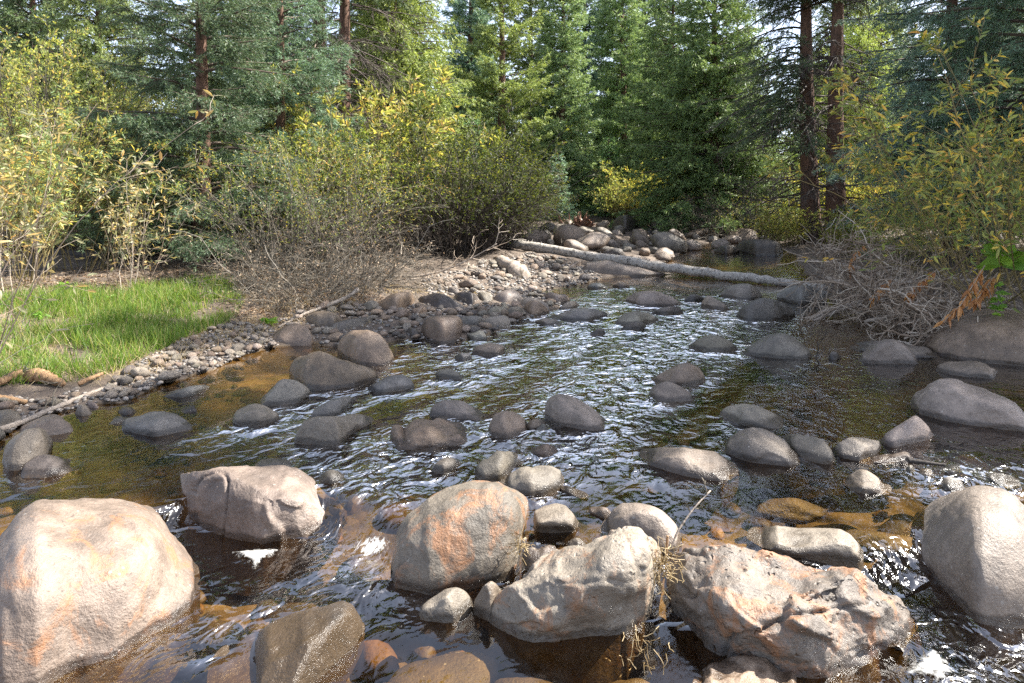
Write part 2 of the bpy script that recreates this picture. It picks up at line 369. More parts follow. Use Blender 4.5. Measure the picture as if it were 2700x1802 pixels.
def shore_dist(x, y):
    """signed distance to the shore: negative in the stream"""
    x = np.asarray(x, float); y = np.asarray(y, float)
    d2 = np.full(x.shape, 1e9); ins = np.zeros(x.shape, bool)
    n = len(POLY)
    for i in range(n):
        ax, ay = POLY[i]; bx, by = POLY[(i + 1) % n]
        ex, ey = bx - ax, by - ay
        h = np.clip(((x - ax) * ex + (y - ay) * ey) / (ex * ex + ey * ey), 0, 1)
        d2 = np.minimum(d2, (x - ax - ex * h) ** 2 + (y - ay - ey * h) ** 2)
        c = (ay > y) != (by > y)
        with np.errstate(divide='ignore', invalid='ignore'):
            ins ^= c & (x < ex * (y - ay) / (ey if ey else 1e-12) + ax)
    return np.where(ins, -1, 1) * np.sqrt(d2)

def dam_y(x):
    return np.interp(x, [-3, -2.1, -1.9, -1.65, -0.85, -0.62, -0.3, 0.0, 0.3, 1.0, 1.4, 1.9, 3], [2.6, 2.95, 3.3, 3.62, 3.5, 3.3, 3.2, 3.1, 2.95, 2.75, 2.95, 3.15, 3.2])

def water_level(x, y):
    return LOW * (1 - smooth(dam_y(x) - 0.16, dam_y(x) + 0.10, y))

def ground_z(x, y):
    x = np.asarray(x, float); y = np.asarray(y, float)
    s = shore_dist(x, y)
    p = np.stack([x, y, np.zeros_like(x)], -1)
    so = np.maximum(s, 0); si = np.maximum(-s, 0)
    zo = 0.015 + 0.55 * (1 - np.exp(-so * 0.17)) + 0.012 * np.minimum(so, 60)
    zo = zo * np.where((x > 0.5) & (y > 17), 0.6, 1.0)
    n1 = fbm(p * 0.9, 3, 3); n2 = fbm(p * 4.0, 2, 8)
    zo = zo + smooth(0.2, 2.0, so) * (0.05 * n1 + 0.012 * n2) + 0.012 * n2
    zi = -0.05 - 0.20 * (1 - np.exp(-si * 1.4)) + smooth(0, 0.5, si) * (0.035 * n1 + 0.02 * n2)
    zi = zi + LOW * (1 - smooth(-0.3, 0.3, y - dam_y(x)))
    return np.where(s > 0, zo, zi)

def hit(u, v):
    """ground point seen at photo pixel"""
    ys = np.concatenate([np.linspace(1.5, 20, 900), np.linspace(20.1, 90, 300)])
    xs = (u - CX) / F * ys; zs = HC - (v - VH) / F * ys
    g = np.maximum(ground_z(xs, ys), water_level(xs, ys))
    k = np.argmax(zs < g)
    if k == 0: k = len(ys) - 1
    return np.array([xs[k], ys[k], g[k]])

def build_land():
    a = np.sinh(np.linspace(-1, 1, 420) * 4.6); xs = a / np.sinh(4.6) * 260
    w = np.linspace(0, 1, 470); ys = -6 + 4.2 * (np.sinh(w * 5.0))
    ys = np.clip(ys, None, 330)
    X, Y = np.meshgrid(xs, ys, indexing='ij')
    Z = ground_z(X, Y)
    v = np.stack([X, Y, Z], -1); n, k = X.shape
    i = np.arange(n * k).reshape(n, k)
    q = np.stack([i[:-1, :-1], i[1:, :-1], i[1:, 1:], i[:-1, 1:]], -1).reshape(-1, 4)
    o = link('ground', mesh('ground', v, [(q, 0)], [M['ground']], True)); tag(o, 'brown soil of the stream banks and the stony bed under the water', 'ground', kind='structure')

RIP = [(1500, 950, 380, 150, .75), (1700, 850, 260, 60, .6), (1450, 1180, 350, 120, .55), (1000, 1250, 220, 120, .55), (700, 1150, 220, 110, .40), (950, 1480, 160, 110, .7),
       (550, 1600, 300, 150, .5), (2620, 1720, 250, 90, .8), (2600, 1260, 200, 60, .55), (1750, 1330, 160, 100, .25), (1950, 870, 140, 40, .4)]
FOAM = [(965, 1440, 75, 30, .46), (900, 1500, 140, 50, .26), (1000, 1395, 30, 60, .24), (620, 1650, 200, 70, .16), (250, 1780, 90, 30, .38), (2620, 1690, 160, 50, .24), (2160, 937, 40, 8, .5), (1500, 1010, 300, 60, .06), (2560, 1245, 120, 22, .26),
        (2440, 936, 36, 8, .5), (1830, 845, 140, 18, .30), (800, 1120, 120, 60, .08), (1290, 1160, 60, 30, .12), (480, 1690, 110, 40, .14), (2480, 1130, 60, 6, .2), (700, 1500, 60, 40, .1), (2110, 855, 60, 20, .25)]

def build_water():
    T = np.linspace(-1.05, 1.05, 330); R = np.geomspace(1.3, 27.5, 620) 
    Tm, Rm = np.meshgrid(T, R, indexing='ij')
    Y = Rm - 2.5; X = Tm * Rm * 1.25
    z0 = water_level(X, Y)
    yy = np.maximum(Y, 0.6); u = CX + X / yy * F; v = VH + (HC - z0) / yy * F
    rip = 0.085 + sum(a * np.exp(-((u - cu) / su) ** 2 - ((v - cv) / sv) ** 2) for cu, cv, su, sv, a in RIP)
    c, s = math.cos(math.radians(27)), math.sin(math.radians(27))
    lane = noise(np.stack([(X * c - Y * s) / .38 + .5 * noise(np.stack([X, Y, 0 * X], -1), 4), (X * s + Y * c) / 1.7, 0 * X], -1), 91) + .5 * noise(np.stack([(X * c - Y * s) / .16, (X * s + Y * c) / .8, 0 * X], -1), 92)
    rip = np.clip(rip * (0.5 + 0.9 * smooth(-.45, .6, lane)), 0.05, 1.0)
    drop = np.exp(-((Y - dam_y(X) + 0.04) / 0.14) ** 2)
    rip = np.where(drop > 0.4, np.maximum(rip, 0.6), rip)
    wet_r = np.zeros_like(X); ring = np.zeros_like(X)
    for fx, fy, rx, ry in FOOT:      # water piles up against the stones and breaks behind them
        near = (np.abs(X - fx) < rx + .5) & (np.abs(Y - fy) < ry + .7)
        if not near.any(): continue
        dx, dy = X[near] - fx, Y[near] - fy
        e = (np.sqrt((dx / rx) ** 2 + (dy / ry) ** 2) - .92) * min(rx, ry)
        down = np.clip(-(dx * .45 + dy * .9) / np.maximum(np.hypot(dx, dy), 1e-3), -1, 1)
        wet_r[near] = np.maximum(wet_r[near], np.exp(-((e - .05) / .10) ** 2) * (.45 + .55 * np.clip(down, 0, 1)))
        ring[near] = np.maximum(ring[near], np.exp(-(e / .03) ** 2))
    busy = smooth(.10, .4, rip)
    rip = np.clip(rip + .6 * wet_r * busy, .05, 1.1)
    foam = (.22 * ring + .12 * wet_r) * busy + sum(a * np.exp(-((u - cu) / su) ** 2 - ((v - cv) / sv) ** 2) for cu, cv, su, sv, a in FOAM)
    c, s = math.cos(math.radians(27)), math.sin(math.radians(27))
    ax = X * c - Y * s; al = X * s + Y * c
    p = np.stack([ax / 0.20, al / 0.28, np.zeros_like(X)], -1)
    wob = np.stack([noise(p * 0.4, 31), noise(p * 0.4, 32), np.zeros_like(X)], -1) * 0.5
    Z = z0 + 0.011 * rip * fbm(p + wob, 3, 51) + 0.006 * rip * noise(p * 0.35, 77)
    Z = Z + .010 * wet_r * busy * noise(np.stack([X / .09, Y / .09, 0 * X], -1), 64)
    Z = Z + drop * 0.012 * noise(np.stack([ax / 0.05, al / 0.5, np.zeros_like(X)], -1), 5)
    n, k = X.shape; i = np.arange(n * k).reshape(n, k)
    q = np.stack([i[:-1, :-1], i[1:, :-1], i[1:, 1:], i[:-1, 1:]], -1).reshape(-1, 4)
    sd = shore_dist(X, Y); keep = (sd < 0.5).ravel()[q].any(1)
    me = mesh('water', np.stack([X, Y, Z], -1), [(q[keep], 0)], [M['water']], True)
    for nm, arr in (('ripple', rip), ('foam', foam)):
        at = me.attributes.new(nm, 'FLOAT', 'POINT'); at.data.foreach_set('value', arr.astype(np.float32).ravel())
    tag(link('water', me), 'clear amber stream water rippling between the boulders', 'water', kind='structure')

# ------------------------------------------------------------------ boulders
TONE = {'pale': (0.150, 0.124, 0.100), 'peach': (0.168, 0.127, 0.096), 'grey': (0.138, 0.117, 0.092), 'brown': (0.138, 0.101, 0.072), 'dark': (0.066, 0.056, 0.048), 'tan': (0.18, 0.142, 0.112), 'blue': (0.130, 0.120, 0.104), 'mid': (0.142, 0.114, 0.089)}

def pts(s): return np.array([[float(a) for a in q.split(',')] for q in s.split()])

def rock_from_outline(name, label, cat, top, bot, zb, ratio, p, rough, tone, rust, seed, facets=0, ncol=None, group=None, wl=None, cracks=0.0, over=0.0):
    t = pts(top); b = pts(bot)
    uL, uR = t[0, 0], t[-1, 0]
    if zb == 'w': z0 = 0.0; wl = 0.0
    elif zb == 'd': z0 = LOW; wl = LOW
    elif zb == 'g':
        z0 = float(hit((uL + uR) / 2, b[:, 1].max())[2]) - 0.01
        if wl is None: wl = -5.0
    else: z0 = zb
    px = uR - uL
    n = ncol or int(np.clip(px / 3.2, 26, 150)); k = int(np.clip(n * 0.75, 22, 96))
    th = np.linspace(0, np.pi, n + 2)[1:-1]; sx = -np.cos(th)                      # columns crowd towards the ends
    u = (uL + uR) / 2 + sx * (uR - uL) / 2
    def line(q):
        q = np.vstack([[[uL, q[0, 1]]], q, [[uR, q[-1, 1]]]]) if (q[0, 0] > uL or q[-1, 0] < uR) else q
        f = np.interp(u, q[:, 0], q[:, 1])
        for _ in range(2): f[1:-1] = 0.25 * f[:-2] + 0.5 * f[1:-1] + 0.25 * f[2:]
        return f
    vt = line(t); vb = np.maximum(line(b), vt + 1.5)
    yf = (HC - z0) * F / (vb - VH)
    W = px / F * yf.mean(); T = np.maximum(ratio * W * np.sqrt(np.maximum(1 - sx ** 2, 0)) ** 0.9, 0.004)
    yf = yf - .75 * over * T
    ph = np.linspace(0, np.pi, k)
    cy = -np.sign(np.cos(ph)) * np.abs(np.cos(ph)) ** (2 / p); cz = np.abs(np.sin(ph)) ** (2 / p)
    yy = (yf + T / 2)[:, None] + cy[None] * (T / 2)[:, None]
    yy = yy + over * T[:, None] * np.exp(-(np.sin(ph) / 0.45) ** 2)[None] * (np.cos(ph) > 0)[None]      # undercut front
    lo = np.zeros(n); hi = np.full(n, 3.0)
    for _ in range(26):
        m = (lo + hi) / 2
        vmin = (VH + F * (HC - z0 - m[:, None] * cz[None]) / yy).min(1)
        up = vmin > vt; lo = np.where(up, m, lo); hi = np.where(up, hi, m)
    zz = z0 + lo[:, None] * cz[None]
    # carry the flanks below the water or into the ground
    fl = 0.04 * W
    yy = np.concatenate([yy[:, :1] - fl * 1.2, yy[:, :1] - fl * .5, yy, yy[:, -1:] + fl * .5, yy[:, -1:] + fl], 1)
    dz = np.array([0.5, 0.12])[:, None, None] * min(0.55 * W, 0.55) * (0.25 + 0.75 * np.sqrt(np.maximum(1 - sx ** 2, 0)))[None, :, None]
    zz = np.concatenate([zz[:, :1] - dz[0], zz[:, :1] - dz[1], zz, zz[:, -1:] - dz[1], zz[:, -1:] - dz[0]], 1)
    xx = ((u - CX) / F)[:, None] * yy
    V = np.stack([xx, yy, zz], -1)
    c = np.array([V[..., 0].mean(), V[..., 1].mean(), z0]); V = V - c
    size = W
    rg = np.random.default_rng(seed)
    for _ in range(facets + (1 if rough > .35 and W < .6 else 0) + (1 if W < .6 and seed % 3 == 0 else 0)):       # broken faces: shave with random planes that look up or towards the front
        d = rg.normal(0, 1, 3); d[2] = abs(d[2]) * 0.8; d[1] = -abs(d[1]) * 0.7; d /= np.linalg.norm(d)
        pr = V @ d; lim = np.quantile(pr, 0.80); ex = np.maximum(pr - lim, 0)
        V = V - (ex * 0.75)[..., None] * d
    # normals by grid differences, then relief along them
    du = np.gradient(V, axis=0); dv = np.gradient(V, axis=1); N = nrm(np.cross(du, dv))
    fade = np.minimum(1, np.sqrt(np.maximum(1 - sx ** 2, 0)) * 1.6)[:, None]
    q = V / size + rg.uniform(-50, 50, 3)
    disp = (0.010 + 0.012 * rough) * fbm(q * 1.9, 2, seed) + 0.009 * rough * fbm(q * 7, 4, seed + 5)
    if rough > 1.2: disp = disp + 0.0065 * rough * (ridged(q * np.array([5, 5, 9]), 5, seed + 9) - 0.6) * smooth(-.35, .35, noise(q * 2.6, seed + 31))
    if rough > 0.3:      # broken blocks: every cell has its own level and tilt
        fl_q = q.reshape(-1, 3); lo_, hi_ = fl_q.min(0), fl_q.max(0); nc = int(14 + 40 * rough)
        cs = rg.uniform(lo_, hi_, (nc, 3)); wq = fl_q + 0.05 * np.stack([fbm(fl_q * 6, 2, seed + 60 + a_) for a_ in range(3)], 1)
        d2 = ((wq[:, None, :] * np.array([1, 1, 1.5]) - cs[None] * np.array([1, 1, 1.5])) ** 2).sum(-1); i0 = d2.argmin(1)
        offc = rg.normal(0, 1, nc); gc = rg.normal(0, 1, (nc, 3))
        blk = offc[i0] + ((fl_q - cs[i0]) * gc[i0]).sum(1) * 5
        blk = blk.reshape(q.shape[:2])
        for _ in range(1): blk[1:-1, 1:-1] = .2 * (blk[1:-1, 1:-1] + blk[:-2, 1:-1] + blk[2:, 1:-1] + blk[1:-1, :-2] + blk[1:-1, 2:])
        disp = disp + (0.0042 if W > .5 else 0.0075) * rough * blk
    if cracks: disp = disp - cracks * 0.05 * np.exp(-(noise(q * np.array([1.6, 1.6, 2.6]), seed + 3) / 0.018) ** 2)
    V = V + N * (disp * size * fade)[..., None]
    i = np.arange(V.shape[0] * V.shape[1]).reshape(V.shape[:2])
    Q = np.stack([i[:-1, :-1], i[1:, :-1], i[1:, 1:], i[:-1, 1:]], -1).reshape(-1, 4)
    e0 = len(V.reshape(-1, 3)); K = V.shape[1]
    caps = [np.stack([i[0, :-1], i[0, 1:], np.full(K - 1, e0)], 1), np.stack([i[-1, 1:], i[-1, :-1], np.full(K - 1, e0 + 1)], 1)]
    ends = np.stack([V[0].mean(0), V[-1].mean(0)])
    me = mesh(name, np.vstack([V.reshape(-1, 3), ends]), [(Q, 0), (np.vstack(caps), 0)], [M['rock']], True)
    o = link(name, me, loc=c); tag(o, label, cat, group)
    base = np.array(TONE[tone]) * rg.uniform(0.78, 1.3) * np.array([rg.uniform(.97, 1.06), 1, rg.uniform(.92, 1.04)])
    o.color = (*base, rust); o['waterline'] = float(wl); o['pits'] = float(max(0.0, rough - 0.85))
    return o
# place, depth/width, squareness, relief, tone, rust, facets, name, label, top outline, waterline (photo pixels)
ROCKS = [
 # --- front row, in the sun
 ('d', .85, 2.5, .9, 'peach', .76, 0, 'boulder', 'huge rounded peach-stained boulder in the lower left corner, wet at its foot', '-150,1620 -110,1540 -40,1465 0,1412 25,1382 50,1352 96,1322 153,1310 230,1309 306,1313 364,1323 398,1342 421,1365 444,1399 475,1434 502,1468 520,1500 528,1530', '-150,1640 -60,1800 0,1850 100,1825 191,1770 306,1729 402,1675 460,1640 505,1600 528,1545'),
 ('d', .75, 2.9, 1.1, 'mid', .25, 3, 'boulder', 'broad grey-brown boulder with a cracked front face and white foam at its foot', '463,1300 470,1268 479,1252 494,1246 536,1245 574,1233 613,1228 689,1227 747,1227 789,1240 823,1267 854,1298 866,1307 900,1332 916,1352', '463,1306 478,1340 495,1400 520,1440 545,1454 598,1458 747,1447 850,1425 905,1405 916,1366'),
 ('d', .80, 2.4, .8, 'pale', .84, 0, 'boulder', 'large domed boulder in the front centre with an orange stained patch', '1030,1505 1036,1470 1042,1445 1053,1399 1080,1357 1130,1319 1187,1288 1245,1271 1283,1268 1317,1275 1360,1298 1386,1315 1399,1340', '1030,1520 1042,1541 1091,1553 1130,1566 1225,1556 1283,1545 1333,1533 1362,1510 1375,1470 1388,1410 1399,1352'),
 ('d', .70, 2.8, 1.5, 'pale', .75, 2, 'boulder', 'pitted sunlit boulder with a dark shaded front, beside the straw clump', '1281,1632 1286,1605 1298,1588 1325,1553 1360,1522 1394,1495 1429,1472 1467,1447 1497,1441 1528,1430 1570,1407 1609,1390 1647,1387 1689,1392 1716,1415 1738,1446 1748,1476', '1281,1640 1286,1660 1294,1687 1340,1717 1398,1713 1474,1706 1589,1696 1666,1677 1704,1660 1722,1621 1736,1556 1748,1490'),
 ('d', .62, 2.7, 2.3, 'pale', .80, 3, 'boulder', 'long rough fractured boulder with rusty pits at the lower right', '1755,1545 1760,1515 1775,1488 1800,1472 1857,1466 1884,1455 1911,1451 1953,1455 2011,1468 2068,1474 2145,1473 2202,1473 2260,1478 2286,1495 2317,1533 2336,1552 2367,1558 2382,1572 2413,1606 2432,1641 2451,1679 2458,1700', '1755,1552 1778,1620 1820,1668 1880,1722 1960,1760 2050,1790 2150,1815 2250,1822 2330,1806 2390,1770 2440,1732 2458,1706'),
 ('d', .95, 2.4, .5, 'pale', .05, 0, 'boulder', 'large smooth pale boulder at the right edge, sunlit beside a shaded flank', '2372,1432 2380,1412 2397,1385 2432,1342 2470,1313 2509,1294 2547,1287 2612,1286 2643,1290 2677,1307 2700,1328 2745,1370 2790,1430 2820,1500 2832,1550', '2372,1436 2380,1466 2413,1486 2451,1516 2489,1555 2528,1597 2566,1635 2589,1646 2643,1650 2700,1646 2780,1625 2832,1560'),
 ('w', .60, 2.3, .5, 'pale', .05, 0, 'boulder', 'long low pale boulder behind the rough fractured one', '1968,1416 1991,1397 2014,1388 2049,1386 2106,1391 2183,1393 2214,1396 2240,1411 2263,1434 2277,1457', '1968,1420 2011,1447 2049,1474 2145,1490 2240,1492 2267,1482 2277,1464'),
 ('d', .80, 2.3, .9, 'peach', .45, 0, 'boulder', 'peach-tinted rounded boulder cut off by the bottom edge', '1822,1842 1836,1800 1850,1767 1877,1748 1923,1733 1972,1728 2030,1734 2087,1748 2114,1767 2137,1794 2154,1838', '1822,1846 1870,1900 1950,1925 2020,1925 2100,1900 2154,1846'),
 ('w', .85, 2.6, .6, 'pale', .05, 0, 'boulder', 'small round pale boulder just right of the domed front boulder', '1398,1374 1406,1350 1429,1332 1467,1328 1494,1334 1513,1357 1528,1382', '1398,1380 1406,1397 1421,1406 1467,1408 1513,1404 1528,1390'),
 ('w', .60, 2.2, .6, 'tan', .05, 1, 'rock', 'small pale flat rock behind the pitted boulder, left of the rounded one', '1549,1347 1557,1337 1589,1337 1616,1346', '1549,1350 1574,1360 1597,1371 1616,1362'),
 ('w', .80, 2.5, .6, 'pale', .02, 0, 'boulder', 'rounded pale boulder half in shadow behind the pitted boulder', '1583,1400 1601,1373 1616,1346 1639,1331 1674,1327 1712,1332 1750,1353 1781,1384 1798,1418', '1583,1404 1620,1434 1680,1462 1740,1472 1785,1457 1798,1428'),
 ('d', .75, 2.3, .5, 'pale', .02, 0, 'rock', 'smooth pale grey rock at the foot of the domed front boulder', '1104,1618 1110,1600 1118,1591 1149,1572 1176,1551 1203,1546 1222,1556 1241,1579 1247,1600', '1104,1622 1109,1636 1122,1646 1168,1651 1206,1643 1233,1624 1247,1606'),
 ('d', .70, 2.2, .9, 'mid', .30, 0, 'rock', 'upright brownish rock wedged against the left side of the pitted boulder', '1246,1608 1252,1580 1273,1545 1294,1532 1314,1543 1326,1562', '1246,1612 1254,1628 1268,1643 1283,1645 1308,1630 1326,1582'),
 ('w', .75, 2.4, 1.0, 'pale', .2, 1, 'rock', 'small two-humped pale rock between the domed and the pitted boulders', '1377,1462 1386,1445 1406,1441 1425,1449 1444,1438 1468,1440', '1377,1468 1392,1487 1430,1492 1468,1462'),
 ('w', .80, 2.3, .8, 'pale', .1, 0, 'rock', 'little pale rock peeping over the top left of the pitted boulder', '1490,1442 1502,1424 1522,1416 1538,1424 1548,1440', '1490,1446 1520,1456 1548,1446'),
 ('d', .80, 2.3, .7, 'mid', .35, 1, 'flat_rock', 'sloping wet brown rock rising to a pale tip at the bottom left', '545,1815 575,1758 643,1687 709,1641 766,1618 823,1598 905,1580 930,1592 950,1622 963,1660', '545,1822 600,1862 700,1880 800,1862 880,1805 930,1745 955,1702 963,1668'),
 # --- middle of the stream
 ('w', .70, 2.5, .6, 'grey', .05, 0, 'boulder', 'smooth grey boulder with pale flecks upstream of the rough brown one', '1132,1094 1141,1072 1168,1057 1199,1055 1229,1062 1260,1080 1287,1100', '1132,1098 1165,1108 1199,1108 1245,1111 1279,1111 1287,1104'),
 ('w', .65, 2.5, 1.6, 'brown', .35, 1, 'boulder', 'rough brown boulder with a knob on its left end in midstream', '1017,1158 1022,1138 1034,1130 1046,1131 1065,1138 1091,1114 1122,1103 1168,1106 1214,1112 1245,1126 1268,1141 1287,1154', '1017,1162 1023,1174 1042,1186 1084,1190 1137,1192 1176,1180 1226,1174 1264,1165 1287,1158'),
 ('w', .80, 2.3, .4, 'grey', .0, 0, 'rock', 'small grey rock lying against the back of the rough brown boulder', '1143,1100 1160,1092 1180,1094 1191,1104', '1143,1104 1165,1109 1191,1108'),
 ('w', .75, 2.4, 1.3, 'brown', .25, 1, 'boulder', 'dark pitted boulder shaped like a snout in midstream', '1287,1132 1298,1106 1317,1087 1340,1080 1363,1089 1386,1106 1396,1120', '1287,1138 1296,1152 1321,1159 1344,1163 1367,1147 1386,1138 1396,1126'),
 ('w', .80, 2.4, .6, 'brown', .05, 0, 'rock', 'small brown rock between the snout shaped and the tall smooth boulders', '1384,1128 1392,1112 1415,1104 1435,1106 1440,1118', '1384,1132 1400,1139 1425,1134 1440,1124'),
 ('w', .80, 2.3, .6, 'blue', .0, 0, 'rock', 'small wet grey rock at the left foot of the tall smooth boulder', '1400,1142 1415,1126 1435,1117 1452,1130', '1400,1146 1425,1143 1452,1136'),
 ('w', .70, 2.3, .4, 'mid', .10, 0, 'boulder', 'tall smooth boulder with a steep left side in the middle of the riffle', '1436,1090 1438,1066 1448,1049 1471,1038 1501,1037 1528,1045 1551,1064 1574,1087 1597,1110 1614,1128', '1436,1102 1450,1112 1474,1124 1513,1130 1551,1134 1589,1135 1614,1133'),
 ('w', .60, 2.3, .8, 'grey', .10, 0, 'boulder', 'sleek dark grey boulder sloping up to the right above the domed front boulder', '1237,1258 1249,1233 1275,1210 1306,1193 1333,1189 1360,1191 1394,1191 1408,1200', '1237,1262 1256,1271 1321,1268 1340,1250 1360,1227 1390,1214 1408,1206'),
 ('w', .75, 2.4, .7, 'grey', .15, 0, 'boulder', 'wet rounded grey boulder directly behind the small round pale one', '1317,1276 1344,1248 1375,1231 1417,1227 1455,1231 1486,1244 1498,1262', '1317,1282 1350,1302 1400,1312 1450,1303 1485,1284 1498,1268'),
 ('w', .75, 2.3, .6, 'dark', .1, 0, 'rock', 'small dark rock below the right end of the rough brown boulder', '1138,1238 1153,1219 1176,1206 1199,1208 1216,1222', '1138,1242 1147,1250 1168,1251 1199,1241 1216,1228'),
 ('w', .80, 2.3, .6, 'brown', .2, 0, 'rock', 'low wet rock washed over by the riffle under the tall smooth boulder', '1394,1187 1410,1176 1440,1170 1460,1176 1473,1191', '1394,1191 1415,1202 1445,1204 1473,1196'),
 ('w', .60, 2.2, .4, 'dark', .05, 0, 'rock', 'thin dark rock barely out of the riffle right of the wet rounded boulder', '1478,1284 1495,1280 1520,1290 1554,1311', '1478,1288 1500,1303 1530,1313 1554,1315'),
 ('w', .75, 2.7, .6, 'mid', .10, 0, 'flat_rock', 'wide flat-topped grey rock with a glistening rim right of midstream', '1687,1197 1704,1185 1743,1181 1800,1181 1838,1187 1884,1194 1915,1210 1942,1233 1948,1244', '1687,1201 1700,1219 1723,1239 1754,1262 1800,1282 1838,1280 1915,1270 1938,1258 1948,1250'),
 # --- right of the middle
 ('w', .65, 2.4, .5, 'grey', .05, 0, 'boulder', 'smooth oval grey boulder lying alone in the calm pool', '1894,1096 1903,1081 1923,1070 1961,1065 1999,1072 2037,1087 2068,1104 2082,1118', '1894,1100 1915,1109 1961,1123 2014,1130 2060,1129 2082,1122'),
 ('w', .75, 2.3, .5, 'grey', .05, 0, 'boulder', 'large egg-shaped grey boulder with white flecks at the edge of the calm pool', '1898,1184 1915,1160 1946,1137 1984,1126 2014,1127 2045,1141 2076,1168 2103,1198 2110,1216', '1898,1188 1923,1202 1972,1220 2030,1227 2083,1233 2110,1222'),
 ('w', .65, 2.5, .6, 'grey', .1, 0, 'boulder', 'wedge shaped grey boulder leaning on the egg-shaped one', '2056,1148 2091,1144 2126,1150 2152,1152 2175,1164 2194,1187 2202,1212', '2056,1154 2080,1178 2118,1214 2164,1223 2191,1225 2202,1217'),
 ('w', .70, 2.6, 1.0, 'mid', .1, 2, 'boulder', 'squarish flecked boulder between the wedge shaped and the triangular ones', '2194,1182 2221,1164 2260,1149 2294,1147 2317,1156 2325,1174', '2194,1190 2202,1212 2229,1219 2260,1216 2298,1204 2317,1193 2325,1180'),
 ('w', .55, 2.2, .6, 'tan', .05, 0, 'boulder', 'triangular pale boulder with a pointed top by the right pool', '2319,1158 2348,1137 2386,1110 2413,1094 2428,1103 2451,1129 2468,1154', '2319,1162 2336,1175 2352,1180 2394,1172 2432,1164 2463,1160 2468,1158'),
 ('w', .40, 2.3, 1.2, 'brown', .25, 0, 'rock', 'narrow bark-coloured rock under the triangular boulder', '2265,1217 2309,1201 2355,1195 2386,1194 2411,1212', '2265,1222 2298,1225 2355,1225 2405,1221 2411,1216'),
 ('w', .80, 2.2, .7, 'mid', .15, 1, 'boulder', 'small peaked boulder standing alone left of the large smooth pale one', '2223,1268 2240,1250 2263,1237 2286,1239 2313,1256 2336,1279 2354,1298', '2223,1274 2240,1292 2267,1302 2313,1306 2354,1304'),
 ('w', .65, 2.5, 1.1, 'tan', .15, 2, 'boulder', 'big pale faceted boulder reaching into the frame at the right edge', '2390,1062 2409,1043 2428,1028 2451,1013 2482,1006 2524,1005 2547,1014 2604,1030 2643,1045 2677,1064 2700,1087 2730,1115 2745,1140', '2390,1067 2413,1085 2451,1114 2509,1126 2566,1133 2643,1143 2700,1149 2745,1148'),
 ('w', .55, 2.8, .9, 'mid', .1, 1, 'flat_rock', 'flat brownish slab in the dark pool above the big faceted boulder', '2464,976 2474,963 2501,955 2574,951 2620,961 2630,978', '2464,980 2489,988 2547,995 2620,999 2630,984'),
 ('w', .75, 2.2, .5, 'mid', .2, 0, 'boulder', 'dome shaped brown boulder left of the huge bank boulder', '2261,948 2279,926 2302,907 2332,894 2355,892 2378,901 2405,926 2421,954', '2261,952 2280,956 2317,965 2355,969 2397,967 2421,959'),
 ('w', .60, 2.6, .6, 'grey', .05, 0, 'flat_rock', 'low grey rock tucked behind the dome shaped brown boulder', '2240,914 2270,903 2330,898 2390,905 2440,915 2470,928 2478,938', '2240,918 2290,931 2350,941 2440,945 2478,942'),
 ('w', .75, 2.3, .7, 'brown', .1, 0, 'boulder', 'huge brown boulder on the right bank below the willow', '2426,902 2443,880 2482,854 2528,829 2566,818 2623,813 2700,819 2800,838 2880,875 2915,920', '2426,906 2443,921 2474,936 2528,949 2604,959 2700,967 2830,962 2915,928'),
 ('w', .70, 2.4, .5, 'grey', .05, 0, 'boulder', 'even oval grey boulder with a bare twig at its right end', '1959,931 1972,915 1999,896 2030,882 2057,879 2083,886 2106,901 2126,917 2141,935', '1959,935 1991,940 2049,946 2106,948 2133,946 2141,940'),
 ('w', .70, 2.4, .8, 'grey', .1, 1, 'boulder', 'grey boulder at the left end of the row across the riffle', '1815,912 1838,896 1869,885 1900,888 1923,898 1946,916', '1815,916 1846,926 1884,932 1930,928 1946,921'),
 ('w', .70, 2.3, .9, 'brown', .1, 1, 'boulder', 'angular brown rock behind a smaller one right of the bright riffle', '1710,1002 1735,990 1758,977 1790,962 1816,956 1844,968 1861,1002', '1710,1007 1740,1017 1790,1022 1830,1017 1861,1008'),
 ('w', .80, 2.3, .7, 'mid', .1, 0, 'rock', 'rounded grey rock in front of the angular brown one', '1711,1036 1725,1018 1755,1007 1790,1015 1820,1035 1829,1051', '1711,1042 1735,1060 1780,1066 1815,1062 1829,1055'),
 ('w', .80, 2.2, .8, 'dark', .0, 0, 'rock', 'dark little rock splitting the water between two row boulders', '2184,941 2195,926 2205,927 2217,942', '2184,947 2200,951 2217,946'),
 ('w', .80, 2.3, .5, 'blue', .0, 0, 'rock', 'tiny grey rock below the bark-coloured narrow rock', '2386,1240 2395,1227 2405,1226 2415,1240', '2386,1244 2400,1248 2415,1244'),
 ('w', .80, 2.3, .5, 'mid', .1, 0, 'rock', 'small submerged-looking tan rock below the triangular boulder', '2418,1247 2430,1236 2450,1236 2467,1254', '2418,1251 2440,1259 2467,1258'),
 ('w', .70, 2.3, .5, 'blue', .0, 0, 'rock', 'pale wet rock beside the stick in the right pool', '2490,1236 2505,1224 2530,1226 2564,1249', '2490,1240 2520,1249 2564,1253'),
 ('w', .80, 2.3, .5, 'blue', .0, 0, 'rock', 'rounded wet rock just above the large smooth pale boulder', '2475,1277 2490,1260 2510,1258 2535,1268 2558,1291', '2475,1284 2500,1298 2558,1298'),
 ('w', .80, 2.3, .5, 'blue', .0, 0, 'rock', 'shiny wet rock at the right edge between two big pale boulders', '2598,1266 2610,1247 2640,1246 2665,1260 2692,1279', '2598,1272 2650,1282 2692,1283'),
 # --- left of the middle
